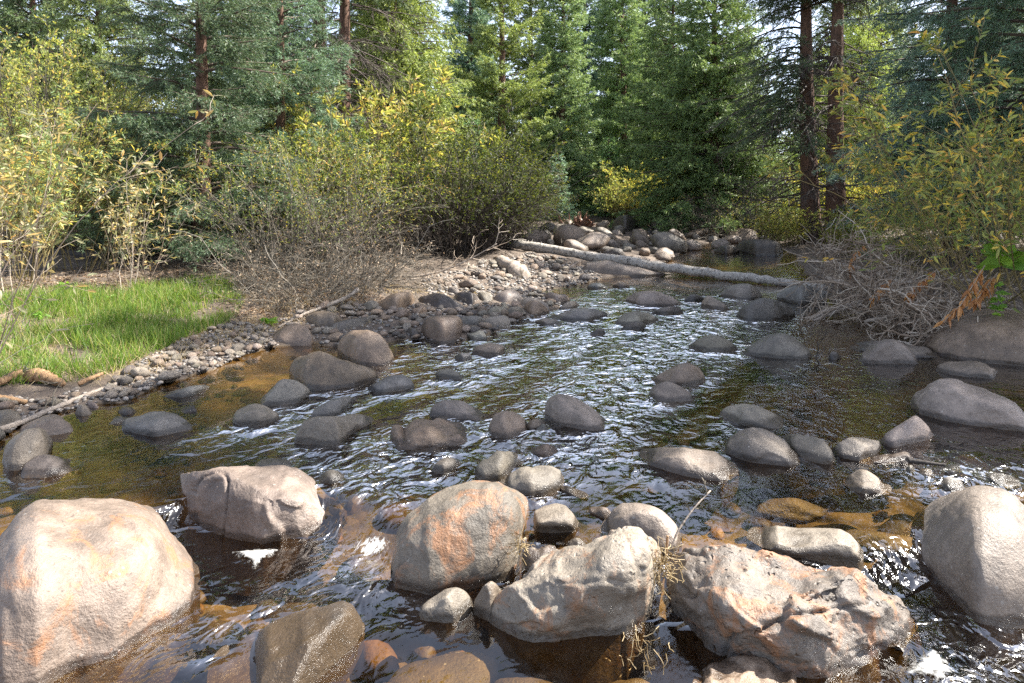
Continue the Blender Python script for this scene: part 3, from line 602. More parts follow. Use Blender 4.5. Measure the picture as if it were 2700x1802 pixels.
 ('w', .70, 2.8, .6, 'brown', .30, 2, 'boulder', 'big brown boulder with a flat slanting top beside the left channel', '762,978 770,960 779,948 809,935 840,923 867,930 898,942 942,959 986,972 997,992', '762,982 772,998 799,1019 820,1032 857,1042 915,1037 963,1025 990,1008 997,999'),
 ('w', .85, 2.8, .6, 'brown', .15, 0, 'boulder', 'high rounded brown boulder with a white streak behind the flat topped one', '889,921 896,900 908,887 931,873 965,869 1000,881 1020,903 1032,925 1039,944', '889,926 900,940 935,958 975,970 1010,970 1035,957 1039,949'),
 ('w', .70, 2.4, .5, 'grey', .05, 2, 'boulder', 'slanting grey boulder with a seam across it in the left channel', '669,1062 694,1044 717,1027 731,1006 751,999 779,1003 803,1017 823,1036', '669,1066 711,1077 758,1079 792,1069 823,1043'),
 ('w', .80, 2.6, .4, 'grey', .08, 0, 'boulder', 'loaf shaped grey-brown boulder below the seamed one', '611,1110 622,1085 649,1068 677,1065 704,1073 728,1088 742,1106', '611,1114 622,1119 660,1126 704,1124 731,1119 742,1110'),
 ('w', .60, 2.6, .5, 'blue', .05, 1, 'flat_rock', 'low flat grey rock with a notch at the left of the stream', '312,1128 333,1103 368,1095 387,1089 429,1085 467,1091 490,1106 508,1124', '312,1132 329,1139 368,1147 421,1152 479,1143 508,1135'),
 ('w', .55, 2.6, .5, 'mid', .08, 0, 'flat_rock', 'flat rock with a wet dark edge pointing right into the riffle', '768,1144 779,1126 799,1112 830,1102 881,1097 949,1095 985,1104', '768,1150 775,1168 799,1182 847,1193 881,1190 905,1165 940,1135 970,1122 985,1110'),
 ('w', .50, 2.4, .4, 'blue', .0, 0, 'flat_rock', 'pale bluish flat rock between the seamed boulder and the pointed flat rock', '809,1104 830,1078 867,1057 908,1044 939,1048', '809,1108 860,1105 900,1095 925,1070 939,1056'),
 ('w', .65, 2.3, .5, 'blue', .0, 1, 'boulder', 'low grey rock trailing water right of the flat topped brown boulder', '967,1024 996,1007 1026,991 1061,986 1084,999 1092,1015', '967,1028 977,1036 1015,1038 1061,1028 1092,1021'),
 ('g', .75, 2.4, .5, 'brown', .35, 0, 'boulder', 'brown boulder with a rusty left end on the left shore', '44,1142 57,1122 92,1095 130,1088 161,1095 184,1114 193,1135', '44,1148 90,1158 130,1154 161,1152 193,1143'),
 ('w', .90, 2.4, .6, 'grey', .0, 0, 'boulder', 'tall dark grey boulder standing at the left shore behind a pointed one', '6,1215 15,1179 38,1152 69,1133 100,1128 123,1137 140,1166', '6,1222 20,1240 60,1248 100,1240 132,1200 140,1175'),
 ('w', .65, 2.2, .5, 'dark', .0, 0, 'boulder', 'pointed dark boulder in front of the tall grey one at the left edge', '54,1250 65,1225 92,1204 119,1197 153,1202 191,1212 220,1222', '54,1256 61,1262 107,1263 161,1254 199,1242 220,1227'),
 ('g', .85, 2.4, .6, 'grey', .1, 0, 'boulder', 'grey boulder cut by the left edge under the grey stick', '-40,1118 -20,1092 0,1081 20,1079 46,1086 65,1110', '-40,1124 0,1134 40,1132 65,1116'),
 ('g', .85, 2.3, .4, 'mid', .0, 0, 'rock', 'egg sized grey stone standing at the water by the tan one, left shore', '196,1091 203,1074 215,1065 230,1070 242,1091', '196,1095 215,1102 242,1096'),
 ('g', .85, 2.3, .4, 'tan', .2, 0, 'rock', 'smooth tan stone at the end of the grey stick, left shore', '219,1065 232,1059 250,1061 263,1076', '219,1070 240,1083 263,1080'),
 ('w', .80, 2.4, .6, 'mid', .1, 0, 'rock', 'small mottled rock in the shallows above the notched flat rock', '309,1086 325,1073 345,1073 363,1086', '309,1091 335,1095 363,1090'),
 ('w', .40, 2.3, .4, 'blue', .0, 0, 'flat_rock', 'slender bluish slab awash off the pebble bar', '430,1045 460,1030 500,1020 540,1014 552,1019', '430,1049 470,1052 510,1044 552,1024'),
 ('w', .70, 2.2, .8, 'dark', .05, 0, 'rock', 'dark slim rock off the pebble bar, right of the mottled one', '453,1085 490,1073 510,1069 519,1081', '453,1089 480,1091 519,1087'),
 ('w', .80, 2.3, .4, 'blue', .05, 0, 'rock', 'low wet rock touching the left end of the notched flat rock', '286,1116 305,1100 320,1096 338,1104', '286,1121 310,1119 338,1110'),
 ('w', .55, 2.3, .4, 'blue', .0, 0, 'rock', 'smooth low rock right behind the broad cracked boulder', '672,1227 690,1212 720,1208 755,1213 782,1233', '672,1232 720,1240 782,1240'),
 ('w', .75, 2.3, .7, 'dark', .05, 1, 'rock', 'dark rock behind the right end of the broad cracked boulder', '828,1268 850,1247 870,1238 895,1242 912,1260', '828,1274 875,1280 912,1266'),
 # --- the cobble bar
 ('g', .90, 2.8, .5, 'brown', .12, 0, 'boulder', 'rounded brown boulder on the pebble bar beside the leaning grey branch', '709,902 724,880 745,862 775,851 806,860 823,884 828,902', '709,908 745,913 792,920 820,915 828,907'),
 ('g', .80, 2.6, .7, 'brown', .25, 1, 'boulder', 'broad rusty brown rock half buried below the twiggy bush', '792,846 806,830 835,820 870,822 900,838 907,856', '792,852 830,867 880,870 907,860'),
 ('g', .55, 2.9, .8, 'dark', .05, 1, 'flat_rock', 'thick dark slab lying on another on the cobble bar', '857,868 880,850 930,838 975,835 990,856', '857,874 880,882 930,876 990,861'),
 ('g', .55, 2.6, .8, 'dark', .05, 1, 'flat_rock', 'lower dark slab under the thick one on the cobble bar', '878,886 930,872 975,858 999,869', '878,891 940,887 999,875'),
 ('w', .85, 3.4, .4, 'brown', .15, 0, 'boulder', 'blocky grey-brown boulder with a flat lichen flecked face at the cobble bar', '1109,880 1114,853 1131,836 1166,832 1200,833 1217,843 1223,864', '1109,888 1121,903 1166,908 1206,903 1218,893 1223,870'),
 ('g', .70, 2.6, .6, 'brown', .1, 0, 'boulder', 'long brown boulder at the back of the cobble bar, leftmost of three dark ones', '978,810 992,799 1029,777 1063,769 1087,773 1094,793', '978,815 1012,821 1046,825 1084,811 1094,799'),
 ('g', .60, 2.5, 1.1, 'dark', .05, 2, 'boulder', 'craggy dark boulder at the back of the cobble bar, between two smoother ones', '1095,793 1118,778 1155,772 1186,780 1206,795 1223,808', '1095,797 1121,811 1166,818 1206,821 1223,814'),
 ('g', .80, 2.4, .5, 'dark', .0, 0, 'boulder', 'smooth dark boulder at the back of the cobble bar beside pale sunlit stones', '1192,789 1206,772 1230,768 1250,774 1266,788', '1192,795 1215,810 1240,814 1266,793'),
 ('g', .80, 2.6, .5, 'pale', .1, 1, 'rock', 'small blocky pale stone in the sun next to the smooth dark boulder', '1255,786 1262,770 1280,766 1295,773 1299,791', '1255,791 1280,799 1299,796'),
 ('g', .80, 2.4, .7, 'pale', .05, 0, 'boulder', 'bright sunlit pale boulder on the cobble bar', '1295,795 1310,775 1340,763 1365,770 1379,789', '1295,799 1330,802 1379,797'),
 ('g', .70, 2.3, .5, 'pale', .05, 0, 'rock', 'pale sunlit stone behind the glossy round dark one', '1364,801 1378,787 1410,786 1440,800 1449,813', '1364,806 1400,816 1449,818'),
 ('w', .85, 2.3, .4, 'brown', .05, 0, 'boulder', 'glossy round dark boulder at the tip of the cobble bar', '1376,817 1390,797 1415,793 1435,805 1448,821', '1376,823 1400,834 1430,834 1448,827'),
 ('g', .60, 2.4, .7, 'grey', .05, 1, 'rock', 'leaning grey rock left of the glossy round boulder', '1278,826 1300,810 1335,798 1341,812', '1278,831 1290,834 1320,832 1341,818'),
 ('g', .70, 2.4, .5, 'grey', .05, 0, 'rock', 'grey rounded rock filling the gap under the glossy boulder', '1328,825 1345,811 1370,808 1383,820', '1328,830 1345,832 1383,826'),
 ('g', .65, 2.4, .7, 'grey', .05, 1, 'rock', 'rough grey rock right of the blocky boulder', '1264,858 1285,838 1320,832 1340,836 1346,852', '1264,864 1280,867 1320,864 1346,858'),
 ('g', .60, 2.6, .4, 'blue', .0, 0, 'flat_rock', 'smooth bluish flat rock behind the blocky boulder', '1205,849 1215,834 1250,832 1280,842', '1205,855 1225,860 1260,860 1280,848'),
 ('g', .80, 2.3, .5, 'brown', .05, 0, 'rock', 'round dark stone below the gap between two back boulders', '1082,823 1095,806 1110,801 1126,816', '1082,830 1100,836 1126,827'),
 ('g', .85, 2.3, .4, 'dark', .0, 0, 'rock', 'dark round stone touching the left side of the blocky boulder', '1070,876 1078,863 1095,866 1112,882', '1070,882 1085,893 1112,893'),
 ('w', .70, 2.4, .6, 'blue', .0, 1, 'rock', 'wet bluish rock at the right foot of the blocky boulder', '1226,884 1245,872 1275,870 1284,886', '1226,890 1245,900 1284,896'),
 ('w', .75, 2.8, 1.0, 'brown', .1, 0, 'boulder', 'dark layered rock standing by itself in the upper riffle', '1245,926 1255,910 1290,904 1325,908 1338,925', '1245,930 1270,937 1310,939 1338,931'),
 ('w', .75, 2.3, .5, 'blue', .0, 0, 'rock', 'small wet rock left of the dark layered one', '1196,941 1215,931 1240,931 1244,941', '1196,945 1220,950 1244,945'),
 ('w', .70, 2.5, .6, 'grey', .05, 1, 'rock', 'flat ended grey rock alone in the bright riffle', '1148,986 1155,975 1185,972 1205,980 1229,998', '1148,992 1165,1000 1190,1003 1229,1002'),
 ('w', .70, 2.4, .6, 'grey', .05, 0, 'rock', 'rounded rock at the far right tip of the cobble spit', '1411,846 1440,838 1465,841 1482,853', '1411,851 1440,860 1482,858'),
 ('w', .70, 2.5, 1.0, 'mid', .05, 1, 'rock', 'hollowed rock in the shallows behind the glossy round boulder', '1430,780 1445,770 1480,769 1500,775 1505,786', '1430,789 1445,798 1470,804 1505,796'),
 ('w', .60, 2.4, .4, 'pale', .0, 0, 'rock', 'pale wet stone in front of the hollowed rock', '1473,813 1495,797 1515,793 1529,805', '1473,818 1500,819 1529,810'),
 ('w', .55, 2.7, .5, 'blue', .0, 0, 'flat_rock', 'bluish slab awash right of the cobble spit', '1438,836 1495,822 1510,815 1560,815 1602,827', '1438,842 1500,846 1550,848 1602,833'),
 # --- far water
 ('w', .65, 2.3, .6, 'tan', .15, 0, 'boulder', 'pinkish boulder with dappled sun below the fallen trunk', '1649,790 1673,772 1701,766 1728,767 1759,779 1798,801', '1649,796 1684,807 1724,810 1776,807 1798,804'),
 ('w', .60, 2.4, .5, 'grey', .05, 0, 'boulder', 'flat domed grey boulder in the upper riffle behind a dark one', '1622,848 1645,828 1675,820 1705,824 1737,842', '1622,854 1680,858 1737,848'),
 ('w', .60, 2.5, .8, 'dark', .0, 1, 'rock', 'dark rock in front of the flat domed grey boulder', '1637,865 1660,852 1690,850 1706,857', '1637,870 1665,875 1706,864'),
 ('w', .75, 2.2, .5, 'dark', .0, 0, 'rock', 'small dark rock left of the flat domed grey boulder', '1556,879 1575,867 1590,866 1599,877', '1556,883 1575,884 1599,880'),
 ('w', .50, 2.4, .8, 'dark', .05, 0, 'rock', 'low dark rock in front of the pinkish dappled boulder', '1719,820 1750,810 1785,808 1801,819', '1719,825 1760,831 1801,824'),
 ('w', .65, 2.4, .8, 'dark', .0, 0, 'rock', 'low black rock right of the pinkish dappled boulder', '1804,791 1820,777 1840,776 1856,786', '1804,796 1830,797 1856,792'),
 ('w', .60, 2.3, .7, 'tan', .35, 1, 'rock', 'reddish brown rock above the upper riffle', '1848,801 1860,782 1875,778 1900,795 1923,813', '1848,808 1890,819 1923,817'),
 ('w', .70, 2.4, .4, 'grey', .0, 0, 'boulder', 'smooth blue-grey boulder just below the right part of the fallen trunk', '1900,776 1920,755 1950,747 1975,747 1995,758 2010,779', '1900,782 1940,788 1980,791 2010,786'),
 ('w', .70, 2.2, .7, 'dark', .0, 1, 'boulder', 'steep dark boulder at the left end of the brush heap', '1935,836 1960,808 1985,790 2010,785 2045,790 2075,805 2097,826', '1935,842 1980,847 2040,846 2097,834'),
 ('w', .55, 2.7, .4, 'blue', .0, 0, 'flat_rock', 'broad blue-grey rock under the brush heap behind the steep dark boulder', '2048,776 2080,757 2130,753 2182,769', '2048,790 2110,803 2182,797'),
 ('w', .45, 3.0, .5, 'mid', .05, 0, 'boulder', 'big flat-sided slab of rock under the fallen trunk', '1533,721 1545,692 1600,686 1680,702 1745,716 1754,722', '1533,725 1600,728 1700,730 1754,726'),
 ('g', .35, 2.6, .5, 'mid', .05, 1, 'flat_rock', 'tilted slab leaning on the big rock under the fallen trunk', '1488,714 1520,690 1545,686 1554,692', '1488,720 1520,714 1554,697'),
 ('w', .60, 2.3, .4, 'tan', .15, 0, 'boulder', 'tan dome shaped rock right behind the fallen trunk', '1634,684 1670,674 1720,680 1752,694', '1634,692 1690,698 1752,699'),
 ('w', .55, 3.0, .5, 'dark', .05, 0, 'boulder', 'long square dark boulder at the far right bank', '1938,656 1950,640 1985,633 2030,631 2055,640 2065,663', '1938,662 1990,674 2050,676 2065,669'),
 ('g', .80, 2.6, .7, 'dark', .1, 0, 'boulder', 'large mossy round boulder at the back of the far stones', '1613,600 1618,580 1635,567 1660,567 1678,580 1684,596', '1613,607 1650,613 1684,604'),
 ('g', .70, 2.2, .7, 'tan', .1, 1, 'boulder', 'pointed pale stone bright in the sun on the far stones', '1574,633 1590,612 1600,609 1620,620 1633,632', '1574,639 1600,642 1633,637'),
 ('g', .70, 2.3, .5, 'tan', .1, 0, 'boulder', 'upright pale stone in the sun at the right of the far stones', '1705,641 1712,620 1722,617 1735,630 1741,645', '1705,647 1720,650 1741,649'),
 ('w', .60, 2.3, .5, 'dark', .0, 0, 'boulder', 'dark low boulder left of the long square one', '1883,661 1900,648 1925,647 1950,659', '1883,667 1915,673 1950,667'),
 ('w', .70, 2.4, .4, 'blue', .0, 0, 'rock', 'small bluish stone in the quiet water left of the far pool', '1546,756 1560,747 1580,746 1602,756', '1546,761 1575,764 1602,761'),
 ('w', .70, 2.4, .4, 'brown', .0, 0, 'rock', 'brownish stone in the quiet water in front of the flat-sided slab', '1615,751 1635,739 1650,742 1660,756', '1615,757 1635,760 1660,759'),
]

def build_rocks():
    for i, r in enumerate(ROCKS):
        zb, ratio, p, rough, tone, rust, fac, name, label, top, bot = r
        cat = {'boulder': 'boulder', 'rock': 'rock', 'flat_rock': 'flat rock'}[name]
        o = rock_from_outline(name, label, cat, top, bot, zb, ratio, p, rough, tone, rust, 100 + i * 7, fac, group='rocks of the stream', cracks=0.5 if i in (1, 4) else 0.2 if i in (3, 17) else 0.0, over=.22 if i in (3, 4) else .12 if i in (6, 8, 11) else 0.0)
        if label.startswith('sloping wet'): o['waterline'] = LOW + .13      # the current washes over it
# ------------------------------------------------------------------ loose stones
def ico(sub):
    import bmesh
    bm = bmesh.new(); bmesh.ops.create_icosphere(bm, subdivisions=sub, radius=1.0)
    v = np.array([q.co[:] for q in bm.verts]); f = np.array([[q.index for q in g.verts] for g in bm.faces]); bm.free()
    return v, f
ICO = {k: ico(k) for k in (1, 2, 3, 4)}

def stone_shape(rng, sub, angular=0.3):
    v, f = ICO[sub]; v = v.copy()
    for _ in range(rng.integers(1, 5)):
        d = nrm(rng.normal(0, 1, 3)); lim = rng.uniform(0.55, 0.9); ex = np.maximum(v @ d - lim, 0); v -= ex[:, None] * d * (0.6 + angular * 0.4)
    off = rng.uniform(-40, 40, 3)
    v = v * (1 + 0.16 * fbm(v * 1.1 + off, 2, 3)[:, None] + 0.04 * fbm(v * 3.5 + off, 2, 4)[:, None])
    v *= np.array([1.0, rng.uniform(0.62, 0.9), rng.uniform(0.42, 0.68)])
    return v, f

def inside(poly, x, y):
    r = np.zeros(np.shape(x), bool); n = len(poly)
    for i in range(n):
        (ax, ay), (bx, by) = poly[i], poly[(i + 1) % n]
        c = (ay > y) != (by > y)
        r ^= c & (x < (bx - ax) * (y - ay) / ((by - ay) or 1e-9) + ax)
    return r

ZONE = {
 'A': [(240, 1078), (330, 985), (470, 905), (600, 855), (690, 862), (735, 905), (700, 928), (560, 985), (440, 1020), (340, 1068)],
 'B': [(740, 850), (840, 800), (980, 812), (1250, 790), (1400, 815), (1490, 850), (1390, 885), (1290, 908), (1060, 905), (880, 915), (815, 890)],
 'C': [(-60, 1050), (130, 1060), (200, 1030), (250, 1075), (180, 1100), (60, 1120), (0, 1180), (-80, 1190)],
 'D': [(1130, 745), (1250, 700), (1400, 670), (1500, 690), (1580, 735), (1420, 770), (1480, 800), (1440, 815), (1270, 775), (1150, 775)],
 'E': [(1390, 640), (1480, 590), (1620, 590), (1790, 598), (1960, 612), (2040, 645), (1960, 668), (1850, 655), (1790, 670), (1730, 700), (1590, 680), (1450, 655)],
}
def zone_world(k): return np.array([hit(u, v)[:2] for u, v in ZONE[k]])

FOOT = []     # footprints of the big rocks: x, y, rx, ry
def note_footprints():
    for o in COL.objects:
        if o.get('group') == 'rocks of the stream':
            b = np.array([c[:] for c in o.bound_box]); ex = (b.max(0) - b.min(0)) / 2; c = np.array(o.location)[:2] + ((b.max(0) + b.min(0)) / 2)[:2]
            FOOT.append((c[0], c[1], ex[0], ex[1]))

def clear_of_rocks(x, y, r, k=0.85):
    ok = np.ones(np.shape(x), bool)
    for cx, cy, rx, ry in FOOT: ok &= ((x - cx) / (rx * k + r)) ** 2 + ((y - cy) / (ry * k + r)) ** 2 > 1
    return ok

def build_cobbles():
    rng = np.random.default_rng(11)
    protos = []
    for i in range(8):
        v, f = stone_shape(rng, 3, 0.3); protos.append(mesh('cobble', v, [(f, 0)], [M['rock']], True))
    tones = [('grey', 'grey', .44), ('brown', 'brown', .30), ('tan', 'tan', .13), ('dark', 'dark', .13)]
    where = {'A': ('pebble bar beside the grass', 125, (.034, .09)), 'B': ('cobble spit behind the blocky boulder', 120, (.05, .125)), 'C': ('left shore under the grey stick', 26, (.03, .075)),
             'D': ('gravel bank under the fallen trunk', 85, (.06, .16))}
    placed = []
    for zk, (place, n, (r0, r1)) in where.items():
        poly = zone_world(zk); lo, hi = poly.min(0), poly.max(0); k = 0; tries = 0
        while k < n and tries < 6000:
            tries += 1
            x, y = rng.uniform(lo, hi)
            r = r0 + (r1 - r0) * rng.random() ** 1.7 * max(0.25, 1 - k / n * 0.7)
            if not inside(poly, np.array([x]), np.array([y]))[0] or not clear_of_rocks(np.array([x]), np.array([y]), r * .7)[0]: continue
            if any((x - a) ** 2 + (y - b) ** 2 < (0.70 * (r + c)) ** 2 for a, b, c in placed): continue
            placed.append((x, y, r)); k += 1
            word, tone, _ = tones[rng.choice(4, p=[t[2] for t in tones])]
            o = link('cobble', protos[rng.integers(8)], loc=(x, y, float(ground_z(np.array([x]), np.array([y]))[0]) + r * 0.42))
            o.rotation_euler = (rng.normal(0, .16), rng.normal(0, .16), rng.uniform(0, 6.28)); o.scale = (r, r, r * rng.uniform(.85, 1.15))
            o.color = (*(np.array(TONE[tone]) * rng.uniform(1.0, 1.65) * np.array([1, rng.uniform(.96, 1.01), rng.uniform(.92, 1.02)])), rng.choice([0, 0, 0, .2, .6]))
            o['waterline'] = 0.0
            tag(o, f'small rounded {word} cobble on the {place}', 'cobble', f'{word} cobbles on the {place}')
    return placed

def build_far_stones():
    rng = np.random.default_rng(21)
    protos = []
    for i in range(7):
        v, f = stone_shape(rng, 3, 0.9); protos.append(mesh('far_boulder', v, [(f, 0)], [M['rock']], True))
    poly = zone_world('E'); placed = []
    tries = 0; k = 0; n = 92
    us = np.array(ZONE['E'])
    while k < n and tries < 8000:
        tries += 1
        u = rng.uniform(us[:, 0].min(), us[:, 0].max()); v = rng.uniform(us[:, 1].min(), us[:, 1].max())
        if not inside(us, np.array([u]), np.array([v]))[0]: continue
        h = hit(u, v); x, y = h[:2]
        r = (0.16 + 0.42 * rng.random() ** 2.0) * (1 if k < 40 else 0.6)
        if not clear_of_rocks(np.array([x]), np.array([y]), r * .6)[0]: continue
        if any((x - a) ** 2 + (y - b) ** 2 < (0.72 * (r + c)) ** 2 for a, b, c in placed): continue
        placed.append((x, y, r)); k += 1
        word, tone = [('grey', 'grey'), ('brown', 'brown'), ('tan', 'tan'), ('dark', 'dark')][rng.choice(4, p=[.3, .28, .22, .2])]
        o = link('far_boulder', protos[rng.integers(7)], loc=(x, y, float(h[2]) + r * .22))
        o.rotation_euler = (rng.normal(0, .25), rng.normal(0, .25), rng.uniform(0, 6.28)); o.scale = (r, r, r * rng.uniform(.9, 1.35))
        o.color = (*(np.array(TONE[tone]) * rng.uniform(.85, 1.2)), rng.choice([0, .2, .5])); o['waterline'] = 0.0
        tag(o, f'{word} boulder in the jumble of stones beyond the fallen trunk', 'boulder', f'{word} boulders beyond the fallen trunk')

def build_gravel():
    """the small stones nobody could count, and the stony bed seen through the water"""
    rng = np.random.default_rng(31)
    def field(name, label, spots, sub, tones, mat, wl=None):
        g = Geo(); shapes = [stone_shape(rng, sub, .5) for _ in range(10)]
        for x, y, z, r in spots:
            v, f = shapes[rng.integers(10)]; a = rng.uniform(0, 6.28); c, s = math.cos(a), math.sin(a)
            w = v * r; w = np.stack([w[:, 0] * c - w[:, 1] * s, w[:, 0] * s + w[:, 1] * c, w[:, 2]], 1) + [x, y, z]
            g.add(w, f)
        o = link(name, g.mesh(name, [mat], True)); tag(o, label, 'gravel', kind='stuff'); return o
    spots = []
    for zk, n, r0, r1 in (('A', 1900, .008, .030), ('B', 1700, .010, .036), ('C', 450, .008, .028), ('D', 2600, .015, .05)):
        poly = zone_world(zk); lo, hi = poly.min(0) - .25, poly.max(0) + .25
        x = rng.uniform(lo[0], hi[0], n * 5); y = rng.uniform(lo[1], hi[1], n * 5)
        c0 = poly.mean(0); k = inside((poly - c0) * 1.08 + c0, x, y); x, y = x[k][:n], y[k][:n]
        r = r0 + (r1 - r0) * rng.random(len(x)) ** 2.2; z = ground_z(x, y) + r * .2
        spots += list(zip(x, y, z, r))
    M['pebble'] = make_pebble_mat('pebbles', [(0.0, (.07, .065, .06)), (.4, (.16, .145, .13)), (.75, (.26, .22, .18)), (1.0, (.38, .33, .28))])
    field('gravel', 'fine pebbles filling the gaps between the cobbles on the banks', spots, 1, None, M['pebble'])
    # bed stones under water
    n = 1500; R = rng.uniform(0, 1, n) ** 1.6; y = 1.2 + R * 9; x = (rng.uniform(-.85, .85, n)) * (y + .6)
    k = (shore_dist(x, y) < -.05) & clear_of_rocks(x, y, 0, .7); x, y = x[k], y[k]
    r = .03 + .12 * rng.random(len(x)) ** 2.5; z = ground_z(x, y) + r * .15
    z = np.minimum(z, water_level(x, y) - r * .62 - .012)
    M['bedstone'] = make_pebble_mat('bed_stones', [(0.0, (.05, .032, .014)), (.4, (.12, .075, .03)), (.7, (.22, .13, .05)), (.9, (.30, .16, .05)), (1.0, (.34, .26, .13))])
    field('bed_gravel', 'amber stones on the stream bed seen through the clear water', list(zip(x, y, z, r)), 3, None, M['bedstone'])

def make_pebble_mat(name, stops):
    m, nt = newmat(name); t = NT(nt)
    g = t.n('ShaderNodeNewGeometry'); c = t.ramp(g.outputs['Random Per Island'], stops)
    n = t.noise(g.outputs['Position'], 45.0, 4, .65)
    c = t.mix(1.0, c, t.ramp(n, [(.3, .7), (.7, 1.25)]), 'MULTIPLY')
    sep = t.n('ShaderNodeSeparateXYZ'); t.set(sep.inputs[0], g.outputs['Position'])
    wet = t.math('MULTIPLY', t.math('SUBTRACT', .02, sep.outputs[2]), 60.0, True)
    c = t.mix(wet, c, t.mix(1.0, c, rgb(.6, .56, .5), 'MULTIPLY'))
    d = t.n('ShaderNodeBsdfPrincipled', i_Roughness=.6); t.set(d.inputs['Base Color'], c)
    bp = t.n('ShaderNodeBump', i_Strength=.5, i_Distance=.01); t.set(bp.inputs['Height'], n); t.set(d.inputs['Normal'], bp.outputs[0])
    t.out(d.outputs[0]); return m

# ------------------------------------------------------------------ conifers
def spruce_meshes(seed, H, R, base, nbr, sec_gap, need, nl, nw, droop=.45, upturn=.35, hang=.25, trunk_r=.16, wild=.15, dead=0, keep=None, power=.85, fill=.12):
    """trunk, limb and needle meshes of one spruce standing at the origin.  need: needles per metre of twig"""
    rng = np.random.default_rng(seed)
    # trunk
    K = 14; zt = np.linspace(-.4, H, K); bend = np.stack([.05 * np.sin(zt * .5 + seed), .05 * np.cos(zt * .4 + seed * 2)], 1)
    flare = 1 + .55 * np.exp(-np.maximum(zt, 0) / .35)
    tv, tf = tubes(np.concatenate([bend, zt[:, None]], 1)[None], (trunk_r * (1 - np.clip(zt, 0, H) / H * .93) * flare)[None], 12)
    g = Geo(); g.add(tv, tf); trunk = g.mesh('spruce_trunk', [M['bark_red']], True)
    # branches
    t = np.sort(rng.random(nbr) ** 1.15); z = base + (H - base - .1) * t
    az = np.arange(nbr) * 2.39996 + rng.normal(0, .35, nbr)
    L = R * (1 - t) ** power * rng.uniform(.72, 1.12, nbr) + .12
    L = L * np.where(rng.random(nbr) < wild, rng.uniform(.45, .8, nbr), 1)
    if keep is not None:
        k = keep(az, z, rng); z, az, L, t = z[k], az[k], L[k], t[k]; nbr = len(z)
    e = .30 + .35 * t + rng.normal(0, .08, nbr)
    s = np.linspace(0, 1, 8)
    rad = L[:, None] * s; zz = z[:, None] + L[:, None] * (e[:, None] * s - (droop + .2 * (1 - t[:, None])) * s ** 2 + upturn * s ** 3)
    az2 = az[:, None] + rng.normal(0, .12, (nbr, 1)) * s
    B = np.stack([np.cos(az2) * rad, np.sin(az2) * rad, zz], -1)
    B[..., :2] += np.stack([np.interp(zz, zt, bend[:, 0]), np.interp(zz, zt, bend[:, 1])], -1) * (1 - s[None, :, None])
    lg = Geo(); lv, lf = tubes(B, (.010 + .011 * L)[:, None] * (1 - .85 * s)[None], 4, False); lg.add(lv, lf)
    # side twigs, left and right of every branch
    nsec = np.maximum(3, (L / sec_gap).astype(int)); bi = np.repeat(np.arange(nbr), nsec)
    ss = fill + (1 - fill) * rng.random(len(bi)) ** .9
    p, d = along(B, bi, ss)
    side = nrm(np.cross(d, np.array([0, 0, 1.0]))) * np.where(rng.random(len(bi)) < .5, 1, -1)[:, None]
    sd = nrm(d * .75 + side * rng.uniform(.5, 1.0, (len(bi), 1)) + rng.normal(0, .12, (len(bi), 3)) + np.array([0, 0, -1.0]) * hang * rng.uniform(.2, 1.6, (len(bi), 1)))
    sl = (.42 * L[bi] * (1 - ss) + .10 + .05 * L[bi]) * rng.uniform(.6, 1.15, len(bi)); sl = np.minimum(sl, .75)
    S = grow(rng, p, sd, sl, 4, .07, -.05 * hang * 2)
    sv, sf = tubes(S[:, ::3], .004, 3, False); lg.add(sv, sf)
    # branch ends carry needles too
    T = np.concatenate([S, B[:, [5, 6, 7, 7]]]) if False else S
    segL = sl
    # third order twigs
    n3 = np.maximum(1, (segL / (sec_gap * 1.3)).astype(int)); ti = np.repeat(np.arange(len(S)), n3)
    s3 = rng.uniform(.2, 1, len(ti)); p3, d3 = along(S, ti, s3)
    dd3 = side_dirs(rng, d3, .75); dd3[:, 2] -= .12 + hang * .5; dd3 = nrm(dd3)
    l3 = (.35 * segL[ti] * (1.15 - s3) + .05) * rng.uniform(.7, 1.2, len(ti))
    S3 = grow(rng, p3, dd3, l3, 4, .05)
    allT = np.concatenate([S, S3, B[:, [4, 5, 6, 7]]]); allL = np.concatenate([sl, l3, L * .43])
    nn = np.maximum(3, (allL * need * rng.uniform(.8, 1.2, len(allL))).astype(int)); ni = np.repeat(np.arange(len(allT)), nn)
    pn, dn = along(allT, ni, rng.random(len(ni)))
    dd = nrm(dn * .75 + nrm(rng.normal(0, 1, dn.shape)) * .75 + np.array([0, 0, .12]))
    ln = nl * rng.uniform(.7, 1.25, len(ni))
    w = nrm(np.cross(dd, rng.normal(0, 1, dd.shape))) * (nw / 2)
    V = np.stack([pn - w, pn + w, pn + dd * ln[:, None]], 1).reshape(-1, 3)
    crown = [V, np.arange(len(V)).reshape(-1, 3)]
    if dead:
        zb = rng.uniform(.5, base + .25 * (H - base), dead); a = rng.uniform(0, 6.28, dead)
        p0 = np.stack([np.cos(a) * trunk_r * .8, np.sin(a) * trunk_r * .8, zb], 1); d0 = np.stack([np.cos(a), np.sin(a), rng.uniform(-.45, .15, dead)], 1)
        dl = rng.uniform(.5, 1.1, dead) * R
        D = grow(rng, p0, d0, dl, 8, .10, -.045)
        v, f = tubes(D, (.021 * np.linspace(1, .3, 8))[None] * rng.uniform(.6, 1.3, (dead, 1)), 4, False); lg.add(v, f, 1)
        di = np.repeat(np.arange(dead), 12); s_ = rng.uniform(.15, 1, len(di)); p_, d_ = along(D, di, s_)
        q = side_dirs(rng, d_, 1.0); q[:, 2] -= .45
        D2 = grow(rng, p_, q, rng.uniform(.15, .7, len(di)), 5, .16, -.06)
        v, f = tubes(D2, .0065, 3, False); lg.add(v, f, 1)
